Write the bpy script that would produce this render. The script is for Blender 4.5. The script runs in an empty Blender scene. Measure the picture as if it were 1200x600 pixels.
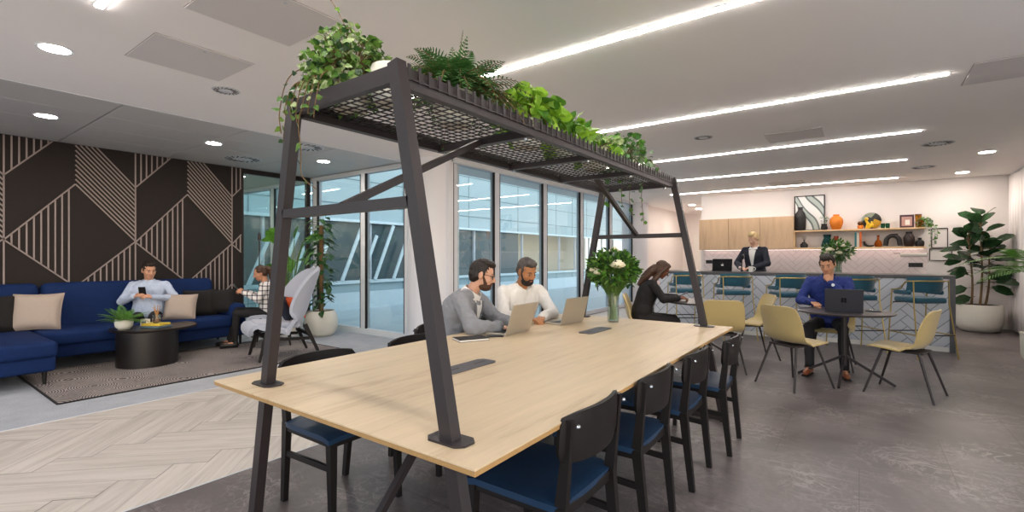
import bpy, bmesh, math, random
from mathutils import Vector as V, Matrix, Euler, noise as mnoise
from mathutils.bvhtree import BVHTree
C = bpy.context.scene.collection
R = math.radians
rnd = random.Random(7)
def lin(h):
    if isinstance(h, str):
        h = h.lstrip('#'); c = [int(h[i:i+2], 16)/255 for i in (0, 2, 4)]
    else: c = list(h)
    return tuple(((x/12.92) if x <= .04045 else ((x+.055)/1.055)**2.4) for x in c) + (1,)
# ---------------------------------------------------------------- materials
class NT:
    def __init__(s, name):
        s.m = bpy.data.materials.new(name); s.m.use_nodes = True
        s.t = s.m.node_tree; s.n = s.t.nodes; s.b = s.n['Principled BSDF']; s._tc = None
    def tc(s, out='Object'):
        if not s._tc: s._tc = s.n.new('ShaderNodeTexCoord')
        return s._tc.outputs[out]
    def node(s, typ, **kw):
        n = s.n.new('ShaderNode'+typ)
        for k, v in kw.items():
            if k in n.inputs: 
                if hasattr(v, 'is_linked') : s.t.links.new(v, n.inputs[k])
                else: n.inputs[k].default_value = v
            else: setattr(n, k, v)
        return n
    def link(s, a, b): s.t.links.new(a, b)
    def math(s, op, a, b=None, c=None):
        n = s.n.new('ShaderNodeMath'); n.operation = op
        for i, x in enumerate((a, b, c)):
            if x is None: continue
            if hasattr(x, 'is_linked'): s.link(x, n.inputs[i])
            else: n.inputs[i].default_value = x
        return n.outputs[0]
    def mapping(s, scale=(1, 1, 1), rot=(0, 0, 0), src=None):
        n = s.n.new('ShaderNodeMapping'); s.link(src or s.tc(), n.inputs[0])
        n.inputs['Scale'].default_value = scale; n.inputs['Rotation'].default_value = rot
        return n.outputs[0]
    def noise(s, vec, scale, detail=3, rough=.5, dist=0):
        n = s.n.new('ShaderNodeTexNoise'); s.link(vec, n.inputs['Vector'])
        n.inputs['Scale'].default_value = scale; n.inputs['Detail'].default_value = detail
        n.inputs['Roughness'].default_value = rough; n.inputs['Distortion'].default_value = dist
        return n.outputs['Fac']
    def ramp(s, fac, stops):
        n = s.n.new('ShaderNodeValToRGB'); s.link(fac, n.inputs[0])
        e = n.color_ramp.elements
        while len(e) < len(stops): e.new(.5)
        for k, (p, c) in enumerate(stops): e[k].position = p; e[k].color = lin(c) if not isinstance(c, float) else (c, c, c, 1)
        return n.outputs[0]
    def mix(s, fac, a, b, mode='MIX'):
        n = s.n.new('ShaderNodeMix'); n.data_type = 'RGBA'; n.blend_type = mode
        for k, x in ((0, fac), (6, a), (7, b)):
            if hasattr(x, 'is_linked'): s.link(x, n.inputs[k])
            else: n.inputs[k].default_value = x
        return n.outputs[2]
    def bump(s, h, strength=.3, dist=.01):
        n = s.n.new('ShaderNodeBump'); s.link(h, n.inputs['Height'])
        n.inputs['Strength'].default_value = strength; n.inputs['Distance'].default_value = dist
        s.link(n.outputs[0], s.b.inputs['Normal'])
    def set(s, **kw):
        for k, v in kw.items():
            k = {'col': 'Base Color', 'rough': 'Roughness', 'metal': 'Metallic', 'spec': 'Specular IOR Level', 'trans': 'Transmission Weight', 'ior': 'IOR',
                 'sheen': 'Sheen Weight', 'coat': 'Coat Weight', 'alpha': 'Alpha', 'ecol': 'Emission Color', 'estr': 'Emission Strength', 'sss': 'Subsurface Weight'}.get(k, k)
            if hasattr(v, 'is_linked'): s.link(v, s.b.inputs[k])
            else: s.b.inputs[k].default_value = v
        return s
def M(name, col, rough=.5, metal=0, var=.08, vs=8, bump=0, bs=60, spec=.4, **kw):
    t = NT(name); v = t.mapping()
    n = t.noise(v, vs, 3)
    c = lin(col)
    d = tuple(x*(1-var) for x in c[:3])+(1,); l = tuple(min(1, x*(1+var)) for x in c[:3])+(1,)
    t.set(col=t.mix(n, d, l), rough=rough, metal=metal, spec=spec, **kw)
    if bump: t.bump(t.noise(v, bs, 2), bump, .004)
    return t.m
def emis(name, col, st):
    t = NT(name); t.set(col=(.8, .8, .8, 1), ecol=lin(col), estr=st, rough=.5); return t.m
def wood(name, a, b, scale=1., axis=1, rough=.45, seams=0, var=1.0):
    t = NT(name); sc = [9, 9, 9]; sc[axis] = .7
    v = t.mapping(tuple(x*scale for x in sc))
    n1 = t.noise(v, 1.6, 6, .62, .6); n2 = t.noise(v, 9, 4, .7)
    big = t.noise(t.mapping(tuple((1.2 if i != axis else .35)*scale for i in range(3))), 1.2, 2)
    f = t.math('ADD', t.math('MULTIPLY', n1, .55), t.math('ADD', t.math('MULTIPLY', n2, .25), t.math('MULTIPLY', big, .3)))
    t.set(col=t.ramp(f, [(.38, b), (.5, a), (.68, tuple(min(1, x*1.06) for x in [int(a[i:i+2], 16)/255 for i in (1, 3, 5)]))]), rough=rough, spec=.35)
    t.bump(n2, .08, .002)
    return t.m
# ---------------------------------------------------------------- mesh builder
class MB:
    def __init__(s): s.v = []; s.f = []; s.mi = []; s.m = 0; s.uv = None
    def add(s, vs, fs):
        o = len(s.v); s.v += [V(p) for p in vs]
        for f in fs: s.f.append([i+o for i in f]); s.mi.append(s.m)
        return s
    def box(s, c, d, rot=None):
        c = V(c); vs = []
        for x in (-.5, .5):
            for y in (-.5, .5):
                for z in (-.5, .5):
                    p = V((x*d[0], y*d[1], z*d[2])); vs.append(c+(rot @ p if rot else p))
        return s.add(vs, [(0, 1, 3, 2), (4, 6, 7, 5), (0, 4, 5, 1), (2, 3, 7, 6), (0, 2, 6, 4), (1, 5, 7, 3)])
    def b2(s, x0, x1, y0, y1, z0, z1): return s.box(((x0+x1)/2, (y0+y1)/2, (z0+z1)/2), (abs(x1-x0), abs(y1-y0), abs(z1-z0)))
    def rbox(s, c, d, r=.01, seg=2, rot=None):
        bm = bmesh.new(); bmesh.ops.create_cube(bm, size=1)
        for v in bm.verts: v.co = V((v.co.x*d[0], v.co.y*d[1], v.co.z*d[2]))
        bmesh.ops.bevel(bm, geom=list(bm.edges), offset=min(r, min(d)*.49), segments=seg, affect='EDGES', profile=.5)
        return s.bm(bm, c, rot)
    def bm(s, bm, c=(0, 0, 0), rot=None):
        bm.verts.index_update(); c = V(c)
        vs = [c+(rot @ v.co if rot else v.co) for v in bm.verts]; fs = [[v.index for v in f.verts] for f in bm.faces]
        bm.free(); return s.add(vs, fs)
    def bar(s, p0, p1, w, h, up=(0, 0, 1), w1=None, h1=None):
        # rectangular bar, w across, h along 'up'
        p0 = V(p0); p1 = V(p1); d = (p1-p0).normalized(); up = V(up)
        if abs(d.dot(up)) > .98: up = V((0, 1, 0))
        x = d.cross(up).normalized(); y = x.cross(d).normalized(); w1 = w1 or w; h1 = h1 or h
        vs = []
        for p, a, b in ((p0, w, h), (p1, w1, h1)):
            for i, j in ((-1, -1), (1, -1), (1, 1), (-1, 1)): vs.append(p+x*(a*i/2)+y*(b*j/2))
        return s.add(vs, [(3, 2, 1, 0), (4, 5, 6, 7), (0, 1, 5, 4), (1, 2, 6, 5), (2, 3, 7, 6), (3, 0, 4, 7)])
    def tube(s, pts, r, n=8, cap=True, sx=1, sy=1, ref=None):
        pts = [V(p) for p in pts]; rs = r if isinstance(r, (list, tuple)) else [r]*len(pts)
        vs = []; fs = []; prev = None
        for i, p in enumerate(pts):
            d = (pts[min(i+1, len(pts)-1)]-pts[max(i-1, 0)])
            d = d.normalized() if d.length > 1e-9 else V((0, 0, 1))
            if prev is None:
                a = V(ref) if ref else (V((0, 0, 1)) if abs(d.z) < .9 else V((1, 0, 0)))
                x = d.cross(a).normalized()
            else: x = (prev-d*prev.dot(d)).normalized()
            prev = x; y = d.cross(x)
            for k in range(n):
                a = 2*math.pi*k/n; vs.append(p+x*(math.cos(a)*rs[i]*sx)+y*(math.sin(a)*rs[i]*sy))
        for i in range(len(pts)-1):
            for k in range(n):
                k2 = (k+1) % n; fs.append((i*n+k, i*n+k2, (i+1)*n+k2, (i+1)*n+k))
        if cap: fs.append(list(range(n-1, -1, -1))); fs.append([(len(pts)-1)*n+k for k in range(n)])
        return s.add(vs, fs)
    def cyl(s, p0, p1, r0, r1=None, n=20): return s.tube([p0, p1], [r0, r0 if r1 is None else r1], n)
    def cap(s, p0, p1, r0, r1=None, n=12):
        r1 = r0 if r1 is None else r1; p0 = V(p0); p1 = V(p1); d = p1-p0
        d = d.normalized() if d.length > 1e-6 else V((0, 0, 1))
        pts = []; rs = []
        for k in (-80, -50, -20): pts.append(p0+d*(r0*math.sin(R(k)))); rs.append(r0*math.cos(R(k)))
        for k in (20, 50, 80): pts.append(p1+d*(r1*math.sin(R(k)))); rs.append(r1*math.cos(R(k)))
        return s.tube(pts, rs, n)
    def sph(s, c, r, n=14, m=9, rot=None):
        c = V(c); r = (r, r, r) if not isinstance(r, (tuple, list)) else r; vs = []; fs = []
        for i in range(m+1):
            a = math.pi*i/m
            for k in range(n):
                b = 2*math.pi*k/n; aa = min(max(a, .02), math.pi-.02)
                p = V((math.sin(aa)*math.cos(b)*r[0], math.sin(aa)*math.sin(b)*r[1], math.cos(aa)*r[2]))
                vs.append(c+(rot @ p if rot else p))
        for i in range(m):
            for k in range(n):
                k2 = (k+1) % n; fs.append((i*n+k, (i+1)*n+k, (i+1)*n+k2, i*n+k2))
        fs.append(list(range(n))); fs.append([m*n+k for k in range(n-1, -1, -1)])
        return s.add(vs, fs)
    def lathe(s, prof, c=(0, 0, 0), n=32, sx=1, sy=1, closed=True):
        c = V(c); vs = []; fs = []
        for r, z in prof:
            for k in range(n):
                a = 2*math.pi*k/n; vs.append(c+V((math.cos(a)*r*sx, math.sin(a)*r*sy, z)))
        for i in range(len(prof)-1):
            for k in range(n):
                k2 = (k+1) % n; fs.append((i*n+k, i*n+k2, (i+1)*n+k2, (i+1)*n+k))
        if closed:
            fs.append(list(range(n-1, -1, -1))); fs.append([(len(prof)-1)*n+k for k in range(n)])
        return s.add(vs, fs)
    def loft(s, rings, cap=True):
        n = len(rings[0]); vs = [p for r in rings for p in r]; fs = []
        for i in range(len(rings)-1):
            for k in range(n):
                k2 = (k+1) % n; fs.append((i*n+k, i*n+k2, (i+1)*n+k2, (i+1)*n+k))
        if cap: fs.append(list(range(n-1, -1, -1))); fs.append([(len(rings)-1)*n+k for k in range(n)])
        return s.add(vs, fs)
    def surf(s, g, th):
        # thick sheet from a grid g[v][u]
        nv = len(g); nu = len(g[0]); g = [[V(p) for p in r] for r in g]; lo = []
        for j in range(nv):
            for i in range(nu):
                a = g[j][min(i+1, nu-1)]-g[j][max(i-1, 0)]; b = g[min(j+1, nv-1)][i]-g[max(j-1, 0)][i]
                nn = a.cross(b); nn = nn.normalized() if nn.length > 1e-12 else V((0, 0, 1)); lo.append(g[j][i]-nn*th)
        vs = [p for r in g for p in r]+lo; N = nu*nv; fs = []
        for j in range(nv-1):
            for i in range(nu-1):
                a = j*nu+i; fs.append((a, a+1, a+nu+1, a+nu)); fs.append((N+a, N+a+nu, N+a+nu+1, N+a+1))
        for i in range(nu-1):
            fs.append((i, N+i, N+i+1, i+1)); a = (nv-1)*nu+i; fs.append((a, a+1, N+a+1, N+a))
        for j in range(nv-1):
            a = j*nu; fs.append((a, a+nu, N+a+nu, N+a)); a += nu-1; fs.append((a, N+a, N+a+nu, a+nu))
        return s.add(vs, fs)
    def prism(s, pts, z0, z1, M4=None):
        n = len(pts); vs = [V((p[0], p[1], z0)) for p in pts]+[V((p[0], p[1], z1)) for p in pts]
        if M4: vs = [M4 @ v for v in vs]
        return s.add(vs, [list(range(n-1, -1, -1)), list(range(n, 2*n))]+[(i, (i+1) % n, n+(i+1) % n, n+i) for i in range(n)])
    def pillow(s, w, h, t, n=14, M4=None):
        vs = []; fs = []
        for sg in (1, -1):
            o = len(vs)
            for j in range(n+1):
                for i in range(n+1):
                    x = i/n*2-1; y = j/n*2-1
                    pin = 1-.10*(1-abs(x)**1.5*1.0)*0-.0
                    e = max(0, (1-x**4)*(1-y**4))**.5
                    xx = x*w/2*(1-.07*(1-y*y)*abs(x)); yy = y*h/2*(1-.07*(1-x*x)*abs(y))
                    vs.append(V((xx, yy, sg*(t/2*e+.002))))
            for j in range(n):
                for i in range(n):
                    a = o+j*(n+1)+i; q = (a, a+1, a+n+2, a+n+1); fs.append(q if sg > 0 else q[::-1])
        N = (n+1)**2
        rim = [i for i in range(n+1)]+[(n+1)*j+n for j in range(1, n+1)]+[(n+1)*n+i for i in range(n-1, -1, -1)]+[(n+1)*j for j in range(n-1, 0, -1)]
        for a, b in zip(rim, rim[1:]+rim[:1]): fs.append((b, a, N+a, N+b))
        if M4: vs = [M4 @ v for v in vs]
        return s.add(vs, fs)
    def mesh(s, name, mats, smooth=False, angle=40):
        me = bpy.data.meshes.new(name); me.from_pydata([tuple(p) for p in s.v], [], s.f)
        mats = mats if isinstance(mats, (list, tuple)) else [mats]
        for m in mats: me.materials.append(m)
        if len(mats) > 1: me.polygons.foreach_set('material_index', s.mi)
        if smooth:
            me.polygons.foreach_set('use_smooth', [True]*len(me.polygons))
            try: me.set_sharp_from_angle(angle=R(angle))
            except Exception: pass
        me.update(); return me
    def build(s, name, mats, parent=None, smooth=False, angle=40):
        o = bpy.data.objects.new(name, s.mesh(name, mats, smooth, angle)); C.objects.link(o)
        if parent: o.parent = parent
        return o
def tag(o, label=None, cat=None, group=None, kind=None):
    if label: o['label'] = label
    if cat: o['category'] = cat
    if group: o['group'] = group
    if kind: o['kind'] = kind
    return o
def thing(name, label, cat, loc=(0, 0, 0), rz=0, group=None):
    o = bpy.data.objects.new(name, None); C.objects.link(o); o.empty_display_size = .1
    o.location = loc; o.rotation_euler = (0, 0, R(rz)); return tag(o, label, cat, group)
def struct(name, mb, mats, parent=None, **k):
    o = mb.build(name, mats, parent, **k)
    if not parent: o['kind'] = 'structure'
    return o
def copytree(o, parent=None):
    c = o.copy(); C.objects.link(c); c.parent = parent
    for ch in list(o.children): copytree(ch, c)
    return c
def place(o, loc, rz, label, group=None):
    o.location = loc; o.rotation_euler = (0, 0, R(rz)); o['label'] = label
    if group: o['group'] = group
    return o
def remesh(mb, vox, it=4, wr=0, ws=(12, 12, 12), tmpname='tmp', fac=.5):
    me = mb.mesh(tmpname, []) if False else bpy.data.meshes.new(tmpname)
    me.from_pydata([tuple(p) for p in mb.v], [], mb.f)
    o = bpy.data.objects.new(tmpname, me); C.objects.link(o)
    m = o.modifiers.new('r', 'REMESH'); m.mode = 'VOXEL'; m.voxel_size = vox; m.adaptivity = 0
    m = o.modifiers.new('s', 'SMOOTH'); m.factor = fac; m.iterations = it
    dg = bpy.context.evaluated_depsgraph_get(); dg.update()
    out = bpy.data.meshes.new_from_object(o.evaluated_get(dg))
    bpy.data.objects.remove(o); bpy.data.meshes.remove(me)
    if wr:
        nrm = [v.normal.copy() for v in out.vertices]
        for v, nn in zip(out.vertices, nrm):
            p = V((v.co.x*ws[0], v.co.y*ws[1], v.co.z*ws[2]))
            k = mnoise.noise(p)+.5*mnoise.noise(p*2.1+V((9, 3, 1)))
            if wr > .0055: k = k*.5+.9*(.35-abs(mnoise.noise(p*1.3+V((3, 7, 2)))+.4*mnoise.noise(p*2.9)))
            v.co += nn*(k*wr)
    out.polygons.foreach_set('use_smooth', [True]*len(out.polygons)); out.update()
    return out
def mobj(name, me, mat, parent):
    me.name = name; me.materials.clear(); me.materials.append(mat)
    o = bpy.data.objects.new(name, me); C.objects.link(o); o.parent = parent; return o
def bez(p0, p1, p2, n=8):
    p0, p1, p2 = V(p0), V(p1), V(p2)
    return [p0*(1-t)**2+p1*2*t*(1-t)+p2*t*t for t in [i/n for i in range(n+1)]]
# ---------------------------------------------------------------- the palette
black_metal = M('black_metal', '#2f292b', .42, .0, .1, 20, spec=.35)
black_wood = M('black_stained_wood', '#161212', .5, 0, .2, 14, spec=.3)
dark_plastic = M('dark_plastic', '#1b1b1d', .45)
oak_top = wood('oak_table_top', '#c9b495', '#ac8f6b', 1, 1, .38)
ply = M('plywood_edge', '#a88556', .5, 0, .15, 40)
oak_cab = wood('oak_cabinet', '#bfa182', '#ac8d6c', 1.4, 2, .5)
oak_shelf = wood('oak_shelf', '#d8b98e', '#c29f74', 1.2, 0, .5)
white_wall = M('white_painted_wall', '#e6dfdc', .75, 0, .02, 3, .05, 150)
ceil_white = M('white_ceiling_paint', '#faf6f4', .75, 0, .015, 2)
tile_white = M('metal_ceiling_tile', '#cfcdcb', .45, .1, .03, 2)
panel_grey = M('ceiling_hatch_paint', '#dcd8d7', .6, 0, .02, 4)
column_white = M('column_white', '#dcdce2', .4, 0, .02, 3)
alu = M('window_aluminium', '#c4c9d1', .45, .05, .04, 9)
alu_white = M('white_window_frame', '#d3d7dc', .45, 0, .03, 9)
dark_frame = M('dark_partition_frame', '#211c1d', .45, .2, .1, 12)
panel_black = M('black_felt_wall_panel', '#1f1817', .8, 0, .15, 30, .2, 300)
strip_pink = M('pale_wall_batten', '#918583', .6, 0, .06, 30)
yellow_fab = M('mustard_upholstery', '#b5a06c', .85, 0, .07, 160, .3, 700, sheen=.3)
teal_fab = M('teal_upholstery', '#1b5063', .8, 0, .1, 120, .3, 600, sheen=.3)
brass = M('brushed_brass', '#b29a5e', .33, .85, .06, 30)
sofa_blue = M('blue_velvet', '#0d2450', .8, 0, .18, 12, .2, 400, spec=.2)
blue_leather = M('dark_blue_leather', '#183350', .45, 0, .15, 30, .15, 200)
grey_fab = M('light_grey_upholstery', '#a7abb8', .85, 0, .06, 120, .3, 600, sheen=.2)
beige_fab = M('beige_linen', '#a5968c', .9, 0, .08, 90, .4, 500)
black_fab = M('black_cushion_fabric', '#181516', .9, 0, .2, 60, .3, 500)
orange_fab = M('rust_orange_fabric', '#b5471b', .85, 0, .12, 60, .3, 400)
pot_white = M('white_stone_pot', '#d9d6cb', .55, 0, .04, 20, .1, 200)
soil = M('potting_soil', '#2c2019', .95, 0, .3, 60, .6, 120)
stem_brown = M('brown_stem', '#6b5234', .7, 0, .2, 30)
stem_green = M('green_stem', '#4d6a2d', .6, 0, .15, 30)
silver = M('laptop_aluminium', '#b7afa2', .35, .6, .02, 20)
silver_dark = M('dark_grey_laptop', '#3b3b42', .4, .5, .03, 20)
paper = M('white_paper', '#e8e4dc', .7, 0, .02)
screen_off = M('laptop_screen_glass', '#0c0d10', .12, 0, .02)
key_black = M('keyboard_keys', '#1a1b1e', .5)
white_cer = M('white_ceramic', '#e6e3de', .3, 0, .02, 10)
chrome = M('polished_steel', '#b9bcc0', .2, .9, .03)
rubber = M('black_rubber', '#121213', .7)
def leafmat(name, a, b, rough=.45, sc=25):
    t = NT(name); n = t.noise(t.mapping(), sc, 2)
    t.set(col=t.ramp(n, [(.35, a), (.65, b)]), rough=rough, spec=.4)
    t.b.inputs['Subsurface Weight'].default_value = 0
    tr = t.n.new('ShaderNodeBsdfTranslucent'); mx = t.n.new('ShaderNodeMixShader'); mx.inputs[0].default_value = .25
    tr.inputs[0].default_value = lin(b)
    out = t.n['Material Output']; t.link(t.b.outputs[0], mx.inputs[1]); t.link(tr.outputs[0], mx.inputs[2]); t.link(mx.outputs[0], out.inputs[0])
    return t.m
leaf_dark = leafmat('dark_green_leaf', '#1d3a1c', '#33592c', .35)
leaf_mid = leafmat('mid_green_leaf', '#3a6a22', '#5f9334', .4)
leaf_bright = leafmat('bright_green_leaf', '#5e8f22', '#94be3d', .4)
leaf_fern = leafmat('fern_leaf', '#2f5a2c', '#4e7c3f', .5); leaf_ivy = leafmat('ivy_leaf', '#3d6a28', '#6d8f3c', .45, 40)
leaf_var = leafmat('variegated_ivy_leaf', '#5c8a35', '#c3cfa0', .45, 60)
leaf_rubber = leafmat('rubber_plant_leaf', '#1c3220', '#30502e', .25)
leaf_pale = leafmat('pale_eucalyptus_leaf', '#5c7a5c', '#94a98c', .55)
petal_white = M('cream_petal', '#ece6cf', .6, 0, .05, 30)
# glass
def glassmat(name, tint=(.93, .97, .98, 1), rough=0.0, refl=None):
    t = NT(name); g = t.n.new('ShaderNodeBsdfGlossy'); g.inputs['Roughness'].default_value = .02
    tr = t.n.new('ShaderNodeBsdfTransparent'); tr.inputs[0].default_value = tint
    fr = t.n.new('ShaderNodeFresnel'); ge = t.n.new('ShaderNodeNewGeometry'); t.link(t.math('SUBTRACT', 1.5, t.math('MULTIPLY', ge.outputs['Backfacing'], .8333)), fr.inputs['IOR'])
    mx = t.n.new('ShaderNodeMixShader'); k = t.math('MULTIPLY', fr.outputs[0], refl or 1.6)
    t.link(t.math('MINIMUM', k, 1.), mx.inputs[0]); t.link(tr.outputs[0], mx.inputs[1]); t.link(g.outputs[0], mx.inputs[2])
    t.link(mx.outputs[0], t.n['Material Output'].inputs[0]); return t.m
win_glass = glassmat('window_glass', (.9, .955, .965, 1), refl=1.3)
part_glass = glassmat('partition_glass', (.82, .92, .9, 1), refl=1.1)
clear_glass = glassmat('clear_vase_glass', (.93, .96, .95, 1), refl=2.2)
def tinted(name, col, rough=.1):
    t = NT(name); t.set(col=lin(col), rough=rough, trans=.75, ior=1.3); return t.m
# floors
def stone_floor():
    t = NT('dark_marble_floor'); o = t.tc()
    v = t.mapping((1, 1, 1), (0, 0, R(8)))
    big = t.noise(v, .9, 5, .6, .4)
    # thin pale veins : ridge of a distorted noise
    w = t.noise(t.mapping((1, 2.1, 1), (0, 0, R(30))), 2.3, 5, .62, 1.2)
    ridge = t.math('SUBTRACT', 1, t.math('MULTIPLY', t.math('ABSOLUTE', t.math('SUBTRACT', w, .5)), 34))
    w2 = t.noise(t.mapping((1.6, 1, 1), (0, 0, R(-25))), 5.0, 4, .6, 1.0)
    ridge2 = t.math('SUBTRACT', 1, t.math('MULTIPLY', t.math('ABSOLUTE', t.math('SUBTRACT', w2, .52)), 40))
    mask = t.noise(v, 1.7, 3); mk = t.ramp(mask, [(.42, 0.), (.66, 1.)])
    vein = t.math('MULTIPLY', t.math('MAXIMUM', t.math('MAXIMUM', ridge, 0), t.math('MULTIPLY', t.math('MAXIMUM', ridge2, 0), .7)), mk)
    fine = t.noise(v, 26, 4, .7)
    base = t.ramp(t.math('ADD', t.math('MULTIPLY', big, .7), t.math('MULTIPLY', fine, .3)), [(.35, '#453f3f'), (.5, '#5d5555'), (.66, '#7a7170')])
    col = t.mix(t.math('MULTIPLY', vein, .7), base, lin('#a39b98'))
    br = t.node('TexBrick', Vector=t.mapping((1, 1, 1), (0, 0, 0))); br.offset = .5
    br.inputs['Scale'].default_value = 1; br.inputs['Brick Width'].default_value = .92; br.inputs['Row Height'].default_value = .92
    br.inputs['Mortar Size'].default_value = .003; br.inputs['Color1'].default_value = (1, 1, 1, 1); br.inputs['Color2'].default_value = (.9, .9, .9, 1); br.inputs['Mortar'].default_value = (.6, .6, .6, 1)
    col = t.mix(1.0, col, br.outputs[0], 'MULTIPLY')
    t.set(col=col, rough=t.math('ADD', .27, t.math('MULTIPLY', fine, .2)), spec=.5)
    t.bump(fine, .06, .003); return t.m
def carpet_mat(name, a, b):
    t = NT(name); v = t.mapping(); n = t.noise(v, 140, 3, .8); m2 = t.noise(v, 5, 2)
    t.set(col=t.ramp(t.math('ADD', t.math('MULTIPLY', n, .8), t.math('MULTIPLY', m2, .2)), [(.35, a), (.65, b)]), rough=.95, spec=.1)
    t.bump(n, .5, .004); return t.m
def rug_mat():
    t = NT('patterned_rug'); v = t.mapping((1.35, 2.0, 1))
    vo = t.node('TexVoronoi', Vector=v); vo.feature = 'F1'; vo.inputs['Scale'].default_value = 1.5; vo.inputs['Randomness'].default_value = .35
    ring = t.math('SINE', t.math('MULTIPLY', vo.outputs['Distance'], 105))
    ring = t.math('ADD', t.math('MULTIPLY', ring, .5), .5)
    n = t.noise(t.mapping(), 60, 3, .7); big = t.noise(t.mapping(), 3, 2)
    k = t.math('ADD', t.math('MULTIPLY', ring, .5), t.math('ADD', t.math('MULTIPLY', n, .6), t.math('MULTIPLY', big, .25)))
    t.set(col=t.ramp(k, [(.3, '#3b3435'), (.6, '#6f6665'), (.9, '#a39a95')]), rough=.95, spec=.1)
    t.bump(ring, .4, .004); return t.m
def plank_mat():
    t = NT('pale_oak_planks'); uv = t.tc('UV')
    at = t.n.new('ShaderNodeAttribute'); at.attribute_name = 'shade'
    comb = t.n.new('ShaderNodeVectorMath'); comb.operation = 'ADD'; t.link(uv, comb.inputs[0]); t.link(at.outputs['Vector'], comb.inputs[1])
    v = t.mapping((1.2, 14, 1), src=comb.outputs[0])
    n = t.noise(v, 1.3, 6, .6, .5)
    f = t.math('ADD', t.math('MULTIPLY', n, .75), t.math('MULTIPLY', at.outputs['Fac'], .0))
    base = t.ramp(f, [(.25, '#b5aca3'), (.4, '#cac1b8'), (.55, '#d6cfc7')])
    sh = t.math('ADD', .9, t.math('MULTIPLY', at.outputs['Fac'], .01))
    col = t.mix(1., base, sh, 'MULTIPLY')
    t.set(col=col, rough=.36, spec=.4); t.bump(n, .05, .002); return t.m
def herring_tile(name, a, b, grout, axes, s=.1):
    # pale chevron tiles: a herringbone grid of thin grout lines, computed in the tile plane
    t = NT(name); sp = t.n.new('ShaderNodeSeparateXYZ'); t.link(t.tc(), sp.inputs[0])
    x = sp.outputs[axes[0]]; z = sp.outputs[axes[1]]
    p = t.math('MULTIPLY', t.math('ADD', x, z), .7071/s); q = t.math('MULTIPLY', t.math('SUBTRACT', z, x), .7071/s)
    # herringbone with 1 x 4 bricks: floor(p)-floor(q) mod 8 < 4 -> horizontal brick
    fp = t.math('FLOOR', p); fq = t.math('FLOOR', q)
    k = t.math('FLOORED_MODULO', t.math('SUBTRACT', fp, fq), 8.)
    horiz = t.math('LESS_THAN', k, 3.5)
    ep = t.math('SUBTRACT', p, fp); eq = t.math('SUBTRACT', q, fq)
    dp = t.math('MINIMUM', ep, t.math('SUBTRACT', 1, ep)); dq = t.math('MINIMUM', eq, t.math('SUBTRACT', 1, eq))
    # ends of horizontal bricks at k==0 left side and k==3 right side; vertical: k==4 top, k==7 bottom
    k0 = t.math('LESS_THAN', k, .5); k3 = t.math('COMPARE', k, 3., .1); k4 = t.math('COMPARE', k, 4., .1); k7 = t.math('COMPARE', k, 7., .1)
    big = 1.
    endL = t.math('ADD', ep, t.math('MULTIPLY', t.math('SUBTRACT', 1, k0), big)); endR = t.math('ADD', t.math('SUBTRACT', 1, ep), t.math('MULTIPLY', t.math('SUBTRACT', 1, k3), big))
    dh = t.math('MINIMUM', dq, t.math('MINIMUM', endL, endR))
    endT = t.math('ADD', t.math('SUBTRACT', 1, eq), t.math('MULTIPLY', t.math('SUBTRACT', 1, k4), big)); endB = t.math('ADD', eq, t.math('MULTIPLY', t.math('SUBTRACT', 1, k7), big))
    dv = t.math('MINIMUM', dp, t.math('MINIMUM', endT, endB))
    d = t.math('ADD', t.math('MULTIPLY', dh, horiz), t.math('MULTIPLY', dv, t.math('SUBTRACT', 1, horiz)))
    line = t.math('LESS_THAN', d, .055)
    n = t.noise(t.mapping(), 3, 3)
    col = t.mix(line, t.mix(n, lin(a), lin(b)), lin(grout))
    t.set(col=col, rough=.25, spec=.5); return t.m
floor_stone = stone_floor(); carpet = carpet_mat('light_grey_carpet', '#8f9298', '#b9bbc0'); rugm = rug_mat(); plank = plank_mat()
bar_tile = herring_tile('bar_front_tile', '#c9ccd4', '#b8bcc4', '#8d919b', (0, 2), .115)
splash_tile = herring_tile('splashback_tile', '#e0d2d0', '#d8cac8', '#c6b8b5', (0, 2), .1)
counter_stone = M('dark_counter_stone', '#4c4a4d', .35, 0, .25, 7)
CZ = 2.82
XW, XP, YA, XB, YB, XR = -8.45, -5.85, 5.15, -5.0, 12.32, 2.25
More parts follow.
